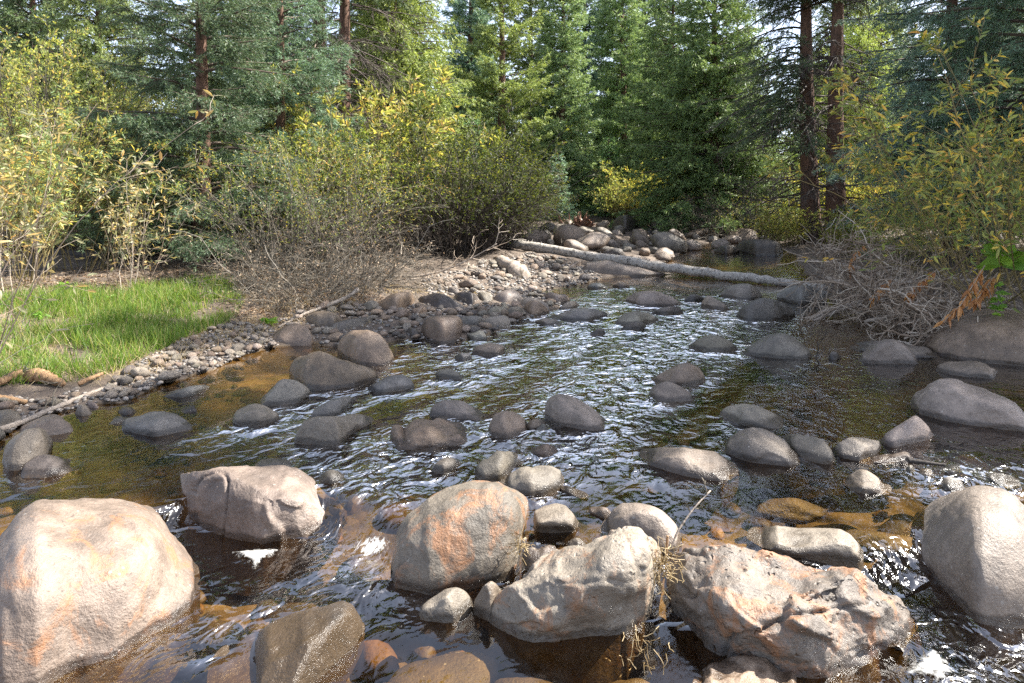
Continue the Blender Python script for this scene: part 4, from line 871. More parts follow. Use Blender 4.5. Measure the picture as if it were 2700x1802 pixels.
        di = np.repeat(np.arange(len(D2)), 3); p_, d_ = along(D2, di, rng.uniform(.2, 1, len(di)))
        D3 = grow(rng, p_, side_dirs(rng, d_, 1.0), rng.uniform(.08, .28, len(di)), 4, .2)
        v, f = tubes(D3, .0035, 3, False); lg.add(v, f, 1)
    limbs = lg.mesh('spruce_limbs', [M['limb'], M['deadlimb']])
    return trunk, limbs, crown

def spruce_proto(needle, **kw):
    tr, lb, (cv, cf) = spruce_meshes(**kw)
    return {'trunk': tr, 'limbs': lb, 'crown': mesh('spruce_crown', cv, [(cf, 0)], [M[needle]])}

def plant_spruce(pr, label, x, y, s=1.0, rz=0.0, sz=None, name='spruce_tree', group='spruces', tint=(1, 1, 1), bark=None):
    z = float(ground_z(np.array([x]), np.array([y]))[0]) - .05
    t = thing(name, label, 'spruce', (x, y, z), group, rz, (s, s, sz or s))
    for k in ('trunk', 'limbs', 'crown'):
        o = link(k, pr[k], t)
        if k == 'crown': o.color = (*tint, 1)  # raised tints put sunlit brightness into the crown colour
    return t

# ------------------------------------------------------------------ shrubs
def shrub_meshes(seed, nstem, spread, height, lean=(0, 0), leaf_mat='leaf_green', wood_mat='twig_grey', leaf_n=3000, leaf_l=.06, leaf_w=.016, sub=10, sub2=3, detail=False, stem_r=.008,
                 wander=.10, arch=-.03, base_r=.35, leaf_from=.35, droop=.15, tip_bias=1.0, sub_len=.32):
    rng = np.random.default_rng(seed)
    a = rng.uniform(0, 6.28, nstem); rr = base_r * np.sqrt(rng.random(nstem))
    p0 = np.stack([np.cos(a) * rr, np.sin(a) * rr, np.full(nstem, -.08)], 1)
    tilt = spread * np.sqrt(rng.random(nstem)); a2 = a + rng.normal(0, .5, nstem)
    d0 = np.stack([np.cos(a2) * tilt + lean[0], np.sin(a2) * tilt + lean[1], np.ones(nstem)], 1)
    L = height * rng.uniform(.55, 1.1, nstem) * np.sqrt(1 + tilt ** 2 * .6)
    A = grow(rng, p0, d0, L, 9, wander, arch)
    g = Geo(); v, f = tubes(A, stem_r * rng.uniform(.6, 1.3, (nstem, 1)) * np.linspace(1, .3, 9)[None], 5, False); g.add(v, f)
    bi = np.repeat(np.arange(nstem), sub); s = rng.uniform(.18, 1, len(bi)); p, d = along(A, bi, s)
    B = grow(rng, p, side_dirs(rng, d, .8) + np.array([0, 0, .15]), sub_len * L[bi] * (1.15 - s) * rng.uniform(.6, 1.3, len(bi)) + .08, 6, wander * 1.2, arch * .5)
    v, f = tubes(B, stem_r * .42 * np.linspace(1, .35, 6)[None], 3, False); g.add(v, f)
    T = B
    if sub2:
        ci = np.repeat(np.arange(len(B)), sub2); p, d = along(B, ci, rng.uniform(.2, 1, len(ci)))
        C = grow(rng, p, side_dirs(rng, d, .9), rng.uniform(.07, .28, len(ci)) * min(1.0, height / 2), 6, wander * 1.5)
        v, f = tubes(C[:, [0, 2, 5]], stem_r * .25, 3, False); g.add(v, f); T = np.concatenate([B, C])
    wood = g.mesh('shrub_stems', [M[wood_mat]])
    leaf = None
    if leaf_n:
        hgt = T[:, -1, 2]; w = np.clip(hgt / height, .03, 1.2) ** tip_bias; w /= w.sum()
        ti = rng.choice(len(T), leaf_n, p=w); p, d = along(T, ti, rng.uniform(leaf_from, 1, leaf_n))
        ld = side_dirs(rng, d, .9); ld[:, 2] -= droop
        v, f = leaves(rng, p, ld, leaf_l * rng.uniform(.6, 1.25, leaf_n), leaf_w * rng.uniform(.7, 1.2, leaf_n), detail, .15)
        leaf = mesh('shrub_leaves', v, [(f, 0)], [M[leaf_mat]])
    return wood, leaf

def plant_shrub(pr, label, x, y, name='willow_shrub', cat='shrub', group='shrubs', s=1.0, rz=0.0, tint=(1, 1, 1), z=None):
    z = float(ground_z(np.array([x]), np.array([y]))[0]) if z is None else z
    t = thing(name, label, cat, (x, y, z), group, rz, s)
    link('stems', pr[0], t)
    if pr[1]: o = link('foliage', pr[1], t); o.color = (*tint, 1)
    return t

# ------------------------------------------------------------------ single sticks and logs
def stick(name, label, cat, path, r0, r1, mat, sides=8, twigs=0, seed=1, knots=0, group=None, twig_len=.3, twig_mat=None, wob=.0, K=24, kids=None):
    """a branch through world points; its side twigs are a child part"""
    rng = np.random.default_rng(seed); path = np.array(path, float)
    tt = np.linspace(0, 1, len(path)); q = np.linspace(0, 1, K)
    C = np.stack([np.interp(q, tt, path[:, i]) for i in range(3)], 1)
    for _ in range(2): C[1:-1] = .25 * C[:-2] + .5 * C[1:-1] + .25 * C[2:]
    C[1:-1] += rng.normal(0, wob, (K - 2, 3))
    r = np.linspace(r0, r1, K) * (1 + .06 * rng.normal(0, 1, K))
    base = C[0].copy(); C = C - base
    g = Geo(); v, f = tubes(C[None], r[None], sides); g.add(v, f)
    if knots:
        ki = rng.uniform(.05, .95, knots); p, d = along(C[None], np.zeros(knots, int), ki)
        n = side_dirs(rng, d, 3.0); v, f = tubes(grow(rng, p, n, np.interp(ki, q, r) * rng.uniform(1.15, 1.7, knots), 3, .05), np.array([1, .8, .3]) * .012, 5); g.add(v, f)
    o = link(name, g.mesh(name, [M[mat]], True), loc=base); tag(o, label, cat, group)
    if twigs:
        ki = rng.uniform(.1, 1, twigs); p, d = along(C[None], np.zeros(twigs, int), ki)
        A = grow(rng, p, side_dirs(rng, d, 1.0), twig_len * rng.uniform(.4, 1.3, twigs), 7, .16)
        tg = Geo(); v, f = tubes(A, np.linspace(1, .3, 7)[None] * min(r1, .007), 4, False); tg.add(v, f)
        bi = np.repeat(np.arange(twigs), 4); p, d = along(A, bi, rng.uniform(.2, 1, len(bi)))
        B = grow(rng, p, side_dirs(rng, d, 1.0), twig_len * .5 * rng.uniform(.3, 1.2, len(bi)), 5, .2); v, f = tubes(B, .0028, 3, False); tg.add(v, f)
        link('twigs', tg.mesh('twigs', [M[twig_mat or 'twig_grey']]), o)
    return o
# ------------------------------------------------------------------ camera, sun and sky
cam = bpy.data.cameras.new('camera'); co = bpy.data.objects.new('camera', cam); COL.objects.link(co); SC.camera = co
cam.sensor_width = 36.0; cam.lens = F / 2700 * 36.0; cam.shift_y = -(901 - VH) / 2700.0
cam.clip_start = 0.05; cam.clip_end = 1000
co.location = (0, 0, HC); co.rotation_euler = (math.radians(90), 0, 0)
SUN_AZ, SUN_EL = 76.0, 50.0           # azimuth from the viewing direction towards the right
sd = Vector((math.sin(math.radians(SUN_AZ)) * math.cos(math.radians(SUN_EL)), math.cos(math.radians(SUN_AZ)) * math.cos(math.radians(SUN_EL)), math.sin(math.radians(SUN_EL))))
sl = bpy.data.lights.new('sun', 'SUN'); sl.energy = 4.8; sl.angle = math.radians(0.53); sl.color = (1.0, 0.955, 0.88)
so = bpy.data.objects.new('sun', sl); COL.objects.link(so); so.rotation_euler = sd.to_track_quat('Z', 'Y').to_euler(); so.location = (20, 10, 30)
w = bpy.data.worlds.new('World'); SC.world = w; w.use_nodes = True
sky = w.node_tree.nodes.new('ShaderNodeTexSky'); sky.sky_type = 'NISHITA'; sky.sun_disc = False
sky.sun_elevation = math.radians(SUN_EL); sky.sun_rotation = math.radians(SUN_AZ); sky.altitude = 2400; sky.air_density = 0.75; sky.dust_density = 6.0; sky.ozone_density = 0.6
bg = w.node_tree.nodes['Background']; bg.inputs['Strength'].default_value = 0.15
hs = w.node_tree.nodes.new('ShaderNodeHueSaturation'); hs.inputs['Saturation'].default_value = 0.62
w.node_tree.links.new(sky.outputs[0], hs.inputs['Color']); w.node_tree.links.new(hs.outputs[0], bg.inputs['Color'])
SC.view_settings.view_transform = 'Standard'; SC.view_settings.look = 'None'; SC.view_settings.gamma = 1.0; SC.view_settings.exposure = 1.9
SC.cycles.max_bounces = 7; SC.cycles.diffuse_bounces = 3; SC.cycles.glossy_bounces = 3; SC.cycles.transmission_bounces = 3; SC.cycles.transparent_max_bounces = 6
SC.cycles.caustics_reflective = False; SC.cycles.caustics_refractive = False
SC.cycles.sample_clamp_indirect = 6.0
SC.cycles.use_denoising = False

build_land(); build_rocks(); note_footprints(); build_water(); build_cobbles(); build_far_stones(); build_gravel()

def dpx(u, v, y): return P(u * 2700 / 2350, v * 2700 / 2350, y)        # from a 2350 px wide view of the photo
def at(u, y): return (u * 2700 / 2350 - CX) / F * y                      # x of column u at distance y

# ------------------------------------------------------------------ the fallen trunk
stick('fallen_log', 'pale grey fallen tree trunk with dark bark specks lying across the stream', 'fallen log', [dpx(1130, 545, 16.0), dpx(1190, 562, 15.5), dpx(1380, 592, 14.0), dpx(1600, 624, 12.6), dpx(1800, 648, 11.5), dpx(1895, 664, 11.0)],
      .122, .062, 'aspen_bark', 14, 10, 3, 70, K=60, wob=.010)

# ------------------------------------------------------------------ spruces
SA = spruce_proto('needle_blue', seed=1, H=8.5, R=2.6, base=.25, nbr=150, sec_gap=.055, need=66, nl=.062, nw=.013, trunk_r=.15, wild=.35, droop=.5, hang=.35)
SB = spruce_proto('needle_green', seed=2, H=11.5, R=3.2, base=.6, nbr=330, sec_gap=.10, need=42, nl=.10, nw=.024, trunk_r=.22, hang=.75, droop=.6, power=.62)
SCm = spruce_proto('needle_blue', seed=3, H=16, R=2.0, base=.2, nbr=420, sec_gap=.09, need=36, nl=.13, nw=.036, trunk_r=.17, power=.7, droop=.4)
SD = spruce_proto('needle_green', seed=4, H=15.5, R=2.9, base=.4, nbr=210, sec_gap=.09, need=38, nl=.13, nw=.034, trunk_r=.22, wild=.45, droop=.3, power=.7)
SE = spruce_proto('needle_dark', seed=5, H=11.5, R=3.1, base=.2, nbr=380, sec_gap=.10, need=42, nl=.11, nw=.028, trunk_r=.2, hang=.45, droop=.55, power=.7)
SY = spruce_proto('needle_blue', seed=6, H=2.6, R=.62, base=.05, nbr=110, sec_gap=.05, need=70, nl=.055, nw=.016, trunk_r=.035)
SF = spruce_proto('needle_blue', seed=7, H=12, R=2.7, base=1.0, nbr=240, sec_gap=.08, need=58, nl=.07, nw=.015, trunk_r=.2, hang=.5, droop=.6, power=.6)
ST = spruce_proto('needle_dark', seed=8, H=14, R=3.0, base=3.0, nbr=230, keep=lambda a, z, r: (z > 7.2) | ((np.cos(a) < -.45) & (z > 3.4)), sec_gap=.11, need=46, nl=.085, nw=.018, trunk_r=.29, hang=.55, droop=.75, power=.6, dead=85)
ST2 = spruce_proto('needle_dark', seed=9, H=14, R=2.7, base=7.8, nbr=140, sec_gap=.11, need=46, nl=.085, nw=.018, trunk_r=.29, hang=.55, droop=.7, power=.6, dead=95)

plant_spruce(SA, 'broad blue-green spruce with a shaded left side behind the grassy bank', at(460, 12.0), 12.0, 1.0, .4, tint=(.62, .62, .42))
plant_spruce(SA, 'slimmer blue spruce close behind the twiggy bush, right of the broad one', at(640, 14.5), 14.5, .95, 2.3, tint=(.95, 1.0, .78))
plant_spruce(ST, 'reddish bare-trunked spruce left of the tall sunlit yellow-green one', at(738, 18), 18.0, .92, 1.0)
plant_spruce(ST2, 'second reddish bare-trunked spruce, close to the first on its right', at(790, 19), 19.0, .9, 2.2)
plant_spruce(SB, 'tall sunlit yellow-green spruce with hanging sprays above the dark bush', at(905, 22), 22.0, 1.0, .2, tint=(1.6, 1.55, 1.15))  # part of the sunlit look is put into this tint
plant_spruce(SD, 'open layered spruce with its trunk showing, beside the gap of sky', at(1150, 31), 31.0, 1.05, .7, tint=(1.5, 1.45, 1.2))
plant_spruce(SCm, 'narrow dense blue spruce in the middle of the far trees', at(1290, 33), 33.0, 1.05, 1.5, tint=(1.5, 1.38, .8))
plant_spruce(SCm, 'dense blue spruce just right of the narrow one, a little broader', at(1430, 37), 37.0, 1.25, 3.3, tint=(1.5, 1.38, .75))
plant_spruce(SE, 'wide dark green spruce overhanging the far bank left of the two bare trunks', at(1640, 25), 25.0, 1.08, .5, tint=(2.0, 1.95, 1.4))  # tint lifted to give the needles a sunlit yellow-green
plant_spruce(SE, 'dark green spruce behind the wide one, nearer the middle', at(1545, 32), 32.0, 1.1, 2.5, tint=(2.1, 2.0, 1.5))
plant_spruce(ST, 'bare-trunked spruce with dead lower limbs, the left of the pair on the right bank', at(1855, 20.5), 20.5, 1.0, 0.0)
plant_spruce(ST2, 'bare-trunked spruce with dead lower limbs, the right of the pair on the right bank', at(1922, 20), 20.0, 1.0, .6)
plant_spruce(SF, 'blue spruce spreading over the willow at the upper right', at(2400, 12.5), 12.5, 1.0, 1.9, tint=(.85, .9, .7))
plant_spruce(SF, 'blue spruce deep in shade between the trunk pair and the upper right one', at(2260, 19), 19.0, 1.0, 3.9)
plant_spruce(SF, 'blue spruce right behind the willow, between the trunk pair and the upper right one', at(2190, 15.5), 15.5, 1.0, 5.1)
plant_spruce(SB, 'spruce tinted bright as if in the sun behind the pair of bare trunks', at(1975, 30), 30.0, .9, 2.0, tint=(2.2, 2.1, 1.3))  # the glow is painted by the strong crown tint
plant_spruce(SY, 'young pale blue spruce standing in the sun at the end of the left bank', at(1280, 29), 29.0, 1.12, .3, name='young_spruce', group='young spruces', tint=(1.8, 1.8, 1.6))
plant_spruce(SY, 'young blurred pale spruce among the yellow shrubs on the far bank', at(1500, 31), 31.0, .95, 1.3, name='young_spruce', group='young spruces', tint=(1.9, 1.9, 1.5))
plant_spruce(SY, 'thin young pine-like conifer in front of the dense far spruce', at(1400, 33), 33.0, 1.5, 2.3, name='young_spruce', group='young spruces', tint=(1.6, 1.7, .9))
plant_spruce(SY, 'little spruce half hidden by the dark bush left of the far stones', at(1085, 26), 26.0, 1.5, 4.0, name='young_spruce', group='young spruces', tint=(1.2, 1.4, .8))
SH = spruce_proto('needle_dark', seed=12, H=18, R=2.3, base=7.2, nbr=200, sec_gap=.12, need=40, nl=.11, nw=.03, trunk_r=.24, droop=.6, power=.6, dead=20)
# trees of the wood behind, and those beyond the frame that shade the stream
rng = np.random.default_rng(5)
back = [(-19, 27, SE), (-14.5, 24, SB), (-16, 36, SD), (-11, 30, SE), (-8, 37, SB), (-5.5, 29, SE), (-2.6, 42, SCm), (1.2, 46, SD), (4.8, 45, SCm), (8.5, 44, SE), (13.5, 41, SB), (20, 37, SD), (17.5, 37, SB), (22, 40, SB), (27, 38, SE), (33, 33, SE), (-24, 33, SE), (-21, 20, SD), (28, 38, SB), (-29, 40, SB), (11, 50, SE), (-9, 52, SE), (-18, 48, SB), (22, 50, SB), (3, 58, SE), (-3, 60, SB)]
for i, (x, y, pr) in enumerate(back):
    plant_spruce(pr, 'spruce of the dense wood standing far behind the stream', x, y, float(rng.uniform(.95, 1.2) * (1.3 if abs(x) < 9 and y > 40 else 1.0)), float(rng.uniform(0, 6.28)), group='far spruces of the wood', tint=tuple(np.array([1.15, 1.15, 1.0]) * rng.uniform(.85, 1.25)))
shade = [(9.2, 7.9, SH, .95), (12.2, 8.1, SH, 1.0), (15.4, 8.6, SH, 1.1), (10.2, 10.6, SH, 1.0), (13.4, 11.2, SH, 1.05), (16.6, 11.8, SH, 1.1), (15.6, 15.2, SH, 1.0), (19, 9.6, SH, 1.1), (8.1, 7.2, SH, .8)]
for i, (x, y, pr, s) in enumerate(shade):
    plant_spruce(pr, 'spruce of the thick stand on the right bank whose shade falls on the stream', x, y, s, i * 1.7, group='spruces of the right bank stand')

# ------------------------------------------------------------------ shrubs
def ground_at(u, v): return hit(u * 2700 / 2350, v * 2700 / 2350)
W_DARK = shrub_meshes(40, 190, .75, 2.9, leaf_mat='leaf_green', wood_mat='twig_dark', leaf_n=21000, leaf_l=.075, leaf_w=.03, sub=10, sub2=2, base_r=.9, tip_bias=1.4, stem_r=.011)
W_BARE = shrub_meshes(41, 85, .8, 2.2, leaf_mat='leaf_willow', wood_mat='twig_grey', leaf_n=6800, leaf_l=.06, leaf_w=.018, sub=12, sub2=3, base_r=.6, tip_bias=2.0, stem_r=.008, wander=.16)
W_TANG = shrub_meshes(42, 130, 1.9, .95, leaf_mat='leaf_brown', wood_mat='twig_grey', leaf_n=1400, leaf_l=.035, leaf_w=.018, sub=12, sub2=3, base_r=.6, tip_bias=.4, stem_r=.006, wander=.24, arch=-.10)
W_YEL = shrub_meshes(43, 60, .65, 2.0, leaf_mat='leaf_yellow', wood_mat='twig_olive', leaf_n=6500, leaf_l=.09, leaf_w=.034, sub=9, sub2=3, base_r=.6, tip_bias=1.2)
W_TALL = shrub_meshes(44, 70, .45, 4.2, leaf_mat='leaf_yellow', wood_mat='twig_grey', leaf_n=11000, leaf_l=.09, leaf_w=.035, sub=12, sub2=3, base_r=.9, tip_bias=.8, stem_r=.014)
W_WIL = shrub_meshes(45, 34, .62, 3.1, leaf_mat='leaf_willow', wood_mat='twig_olive', leaf_n=6800, leaf_l=.098, leaf_w=.022, sub=10, sub2=3, base_r=.55, tip_bias=1.0, detail=True, lean=(-.10, -.03), stem_r=.009)
W_PALE = shrub_meshes(46, 16, .35, 2.1, leaf_mat='leaf_pale', wood_mat='twig_tan', leaf_n=900, leaf_l=.11, leaf_w=.028, sub=7, sub2=2, base_r=.3, tip_bias=.9, detail=True, stem_r=.006)
W_NEAR = shrub_meshes(48, 20, .3, 2.3, leaf_mat='leaf_pale', wood_mat='twig_tan', leaf_n=620, leaf_l=.085, leaf_w=.022, sub=8, sub2=2, base_r=.25, tip_bias=1.6, detail=True, stem_r=.005, lean=(.10, .05), sub_len=.22)
W_BRN = shrub_meshes(47, 70, 1.1, 1.5, leaf_mat='leaf_yellow', wood_mat='twig_grey', leaf_n=3000, leaf_l=.06, leaf_w=.025, sub=10, sub2=3, base_r=.7, tip_bias=1.0)

plant_shrub(W_DARK, 'big dark many-stemmed bush with green leaves on top, above the fallen trunk', at(1030, 14.6), 14.6, 'leafy_bush', rz=.3, tint=(.5, .52, .5))  # low tint paints shade into the leaf colour
plant_shrub(W_DARK, 'sunlit yellow-green bush right behind the big dark one', at(1060, 18.5), 18.5, 'leafy_bush', rz=2.0, s=.9, tint=(1.5, 1.4, .9))  # same leaves, sunlight painted in by the raised tint
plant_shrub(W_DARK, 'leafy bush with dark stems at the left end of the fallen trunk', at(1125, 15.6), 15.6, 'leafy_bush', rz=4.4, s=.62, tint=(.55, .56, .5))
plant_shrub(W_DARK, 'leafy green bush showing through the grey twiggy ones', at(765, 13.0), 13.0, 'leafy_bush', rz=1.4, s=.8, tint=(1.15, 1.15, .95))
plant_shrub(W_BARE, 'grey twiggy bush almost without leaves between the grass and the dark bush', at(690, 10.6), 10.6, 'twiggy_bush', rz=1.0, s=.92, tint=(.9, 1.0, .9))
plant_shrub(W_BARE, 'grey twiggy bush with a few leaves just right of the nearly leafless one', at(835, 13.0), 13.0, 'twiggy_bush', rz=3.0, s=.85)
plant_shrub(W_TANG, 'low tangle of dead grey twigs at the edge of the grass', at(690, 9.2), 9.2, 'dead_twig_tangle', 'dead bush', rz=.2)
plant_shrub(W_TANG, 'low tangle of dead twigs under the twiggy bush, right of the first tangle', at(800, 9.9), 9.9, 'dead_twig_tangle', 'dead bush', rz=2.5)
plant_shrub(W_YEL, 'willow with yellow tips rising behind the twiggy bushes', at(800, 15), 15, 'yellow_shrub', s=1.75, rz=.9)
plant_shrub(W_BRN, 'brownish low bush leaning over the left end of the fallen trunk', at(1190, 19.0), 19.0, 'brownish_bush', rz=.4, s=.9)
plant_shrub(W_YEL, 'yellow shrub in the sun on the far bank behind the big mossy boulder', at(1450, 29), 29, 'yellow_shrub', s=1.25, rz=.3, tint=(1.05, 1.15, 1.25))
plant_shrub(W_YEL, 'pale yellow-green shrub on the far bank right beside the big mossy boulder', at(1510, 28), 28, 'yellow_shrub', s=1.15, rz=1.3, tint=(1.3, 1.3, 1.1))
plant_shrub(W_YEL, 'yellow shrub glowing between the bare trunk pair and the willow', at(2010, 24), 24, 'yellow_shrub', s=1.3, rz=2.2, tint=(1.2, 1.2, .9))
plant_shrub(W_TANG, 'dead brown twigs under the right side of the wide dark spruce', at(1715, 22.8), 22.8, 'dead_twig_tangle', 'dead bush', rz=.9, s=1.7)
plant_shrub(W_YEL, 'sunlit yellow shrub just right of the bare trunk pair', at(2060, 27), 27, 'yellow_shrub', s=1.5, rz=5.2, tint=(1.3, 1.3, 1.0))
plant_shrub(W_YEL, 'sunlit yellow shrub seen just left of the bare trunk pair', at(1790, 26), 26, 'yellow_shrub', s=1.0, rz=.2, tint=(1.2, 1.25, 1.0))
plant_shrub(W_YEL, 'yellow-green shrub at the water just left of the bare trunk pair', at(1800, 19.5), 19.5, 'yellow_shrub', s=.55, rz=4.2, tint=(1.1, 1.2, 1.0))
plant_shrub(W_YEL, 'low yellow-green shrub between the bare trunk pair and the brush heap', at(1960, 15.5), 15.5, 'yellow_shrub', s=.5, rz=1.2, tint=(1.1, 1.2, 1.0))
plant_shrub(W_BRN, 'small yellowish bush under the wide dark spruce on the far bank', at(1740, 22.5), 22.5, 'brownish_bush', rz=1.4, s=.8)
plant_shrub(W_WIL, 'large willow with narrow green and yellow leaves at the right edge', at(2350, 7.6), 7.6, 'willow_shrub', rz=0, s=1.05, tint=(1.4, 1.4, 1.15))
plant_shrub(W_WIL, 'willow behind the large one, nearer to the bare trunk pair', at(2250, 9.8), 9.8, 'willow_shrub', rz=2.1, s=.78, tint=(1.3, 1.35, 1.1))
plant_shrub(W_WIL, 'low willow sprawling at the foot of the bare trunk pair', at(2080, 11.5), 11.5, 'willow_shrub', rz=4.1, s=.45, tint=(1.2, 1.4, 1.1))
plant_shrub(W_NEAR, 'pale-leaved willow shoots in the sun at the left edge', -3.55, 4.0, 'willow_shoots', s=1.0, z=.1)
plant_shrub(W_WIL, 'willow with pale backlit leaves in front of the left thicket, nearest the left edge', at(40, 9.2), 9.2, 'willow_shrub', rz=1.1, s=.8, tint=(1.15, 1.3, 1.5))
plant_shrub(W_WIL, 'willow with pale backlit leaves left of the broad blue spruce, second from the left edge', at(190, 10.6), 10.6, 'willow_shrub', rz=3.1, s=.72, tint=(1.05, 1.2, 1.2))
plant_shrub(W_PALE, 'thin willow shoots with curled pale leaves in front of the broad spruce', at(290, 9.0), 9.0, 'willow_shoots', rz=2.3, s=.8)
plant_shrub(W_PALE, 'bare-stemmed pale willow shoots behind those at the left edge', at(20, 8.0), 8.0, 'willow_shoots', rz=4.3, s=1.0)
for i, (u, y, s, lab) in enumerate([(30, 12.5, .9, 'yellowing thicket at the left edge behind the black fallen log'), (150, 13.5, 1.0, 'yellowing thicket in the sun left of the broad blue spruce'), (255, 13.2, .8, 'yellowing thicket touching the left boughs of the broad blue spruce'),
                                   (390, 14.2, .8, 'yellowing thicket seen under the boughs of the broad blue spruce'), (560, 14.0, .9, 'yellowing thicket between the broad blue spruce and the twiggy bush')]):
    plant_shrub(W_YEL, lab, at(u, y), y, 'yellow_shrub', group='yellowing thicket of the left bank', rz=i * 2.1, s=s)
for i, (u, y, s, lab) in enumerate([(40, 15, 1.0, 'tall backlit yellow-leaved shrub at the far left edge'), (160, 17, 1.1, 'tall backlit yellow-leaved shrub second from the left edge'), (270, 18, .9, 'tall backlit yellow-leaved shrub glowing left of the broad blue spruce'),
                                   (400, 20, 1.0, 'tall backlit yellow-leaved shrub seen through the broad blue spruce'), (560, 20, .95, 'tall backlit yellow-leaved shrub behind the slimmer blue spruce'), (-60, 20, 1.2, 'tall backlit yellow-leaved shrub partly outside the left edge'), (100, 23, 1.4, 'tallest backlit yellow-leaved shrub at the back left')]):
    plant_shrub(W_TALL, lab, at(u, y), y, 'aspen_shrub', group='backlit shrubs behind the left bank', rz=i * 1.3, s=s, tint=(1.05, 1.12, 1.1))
# ------------------------------------------------------------------ grass, litter and small plants
def build_grass():
    rng = np.random.default_rng(61)
    poly = np.array([hit(u, v)[:2] for u, v in [(-250, 1030), (-250, 800), (0, 775), (250, 765), (480, 740), (600, 735), (640, 800), (620, 850), (480, 895), (300, 985), (190, 1015), (0, 1020)]])
    lo, hi = poly.min(0), poly.max(0); n = 90000
    x = rng.uniform(lo[0], hi[0], n); y = rng.uniform(lo[1], hi[1], n); k = inside(poly, x, y)
    q = np.stack([x, y, 0 * x], 1); dens = noise(q * 1.6, 7) * .5 + noise(q * 4.5, 8) * .6 + .40
    k &= rng.random(n) < np.clip(dens, .02, 1); x, y = x[k][:34000], y[k][:34000]
    z = ground_z(x, y); n = len(x)
    hgt = rng.uniform(.04, .17, n) * (1 + .6 * np.clip(noise(np.stack([x, y, 0 * x], 1) * 2.2, 9), -.5, 1))
    d = nrm(np.stack([rng.normal(0, .35, n), rng.normal(0, .35, n), np.ones(n)], 1))
    A = grow(rng, np.stack([x, y, z - .01], 1), d, hgt * 1.15, 4, .13, -.09)
    a = rng.uniform(0, 6.28, n); w = np.stack([np.cos(a), np.sin(a), 0 * a], 1)[:, None, :] * (rng.uniform(.0025, .0055, n)[:, None, None] * np.array([1, .85, .55, .08])[None, :, None])
    V = np.stack([A - w, A + w], 2).reshape(n, 8, 3); i = np.arange(n)[:, None] * 8
    Q = np.concatenate([i + [0, 1, 3, 2], i + [2, 3, 5, 4], i + [4, 5, 7, 6]])
    tag(link('grass', mesh('grass', V, [(Q, 0)], [M['grass']])), 'fresh green grass on the left bank', 'grass', kind='stuff')
    # dry stems along the edge of the grass and under the bushes
    m = 6000; spots = np.array([hit(u, v) for u, v in zip(rng.uniform(-100, 1000, 320), rng.uniform(735, 1010, 320))])
    s = spots[rng.integers(0, len(spots), m)]; s = s + np.stack([rng.normal(0, .12, m), rng.normal(0, .12, m), np.zeros(m)], 1)
    s[:, 2] = ground_z(s[:, 0], s[:, 1]); s = s[s[:, 2] > .04]; m = len(s)
    A = grow(rng, s, np.stack([rng.normal(0, .9, m), rng.normal(0, .9, m), rng.uniform(.15, 1, m)], 1), rng.uniform(.06, .26, m), 4, .2, -.15)
    a = rng.uniform(0, 6.28, m); w = np.stack([np.cos(a), np.sin(a), 0 * a], 1)[:, None, :] * (.002 * np.array([1, .85, .6, .2])[None, :, None])
    V = np.stack([A - w, A + w], 2).reshape(m, 8, 3); i = np.arange(m)[:, None] * 8
    Q = np.concatenate([i + [0, 1, 3, 2], i + [2, 3, 5, 4], i + [4, 5, 7, 6]])
    tag(link('dry_grass', mesh('dry_grass', V, [(Q, 0)], [M['straw']])), 'dry straw coloured grass along the edge of the bank', 'dry grass', kind='stuff')

def build_litter():
    rng = np.random.default_rng(62)
    def spread(name, label, quads, n, L, W, mat, flat=.25):
        out = []
        for q in quads:
            uv = np.array(q); us = rng.uniform(uv[:, 0].min(), uv[:, 0].max(), 4000); vs = rng.uniform(uv[:, 1].min(), uv[:, 1].max(), 4000); k = inside(uv, us, vs)
            out += [hit(a, b) for a, b in list(zip(us[k], vs[k]))[:max(12, n // len(quads) // 12)]]
        s = np.array(out); s = s[rng.integers(0, len(s), n)]; s[:, :2] += rng.normal(0, .22, (n, 2)); s[:, 2] = ground_z(s[:, 0], s[:, 1]) + .006
        s = s[s[:, 2] > .03]; m = len(s); d = np.stack([rng.normal(0, 1, m), rng.normal(0, 1, m), rng.normal(0, flat, m)], 1)
        v, f = leaves(rng, s, d, L * rng.uniform(.5, 1.3, m), W * rng.uniform(.6, 1.3, m)); tag(link(name, mesh(name, v, [(f, 0)], [M[mat]])), label, 'leaf litter', kind='stuff')
    spread('leaf_litter', 'fallen brown leaves and bark bits on the bare soil behind the grass', [[(0, 720), (900, 690), (900, 760), (480, 760), (0, 790)], [(640, 740), (980, 740), (980, 800), (640, 860)]], 9000, .045, .022, 'leaf_brown')
    spread('seed_litter', 'pale seed fluff and leaf bits on the gravel bank', [[(950, 770), (1000, 745), (1300, 770), (1220, 785)], [(420, 900), (700, 850), (800, 790), (830, 830), (600, 905)]], 3800, .022, .012, 'straw', .4)

build_grass(); build_litter()

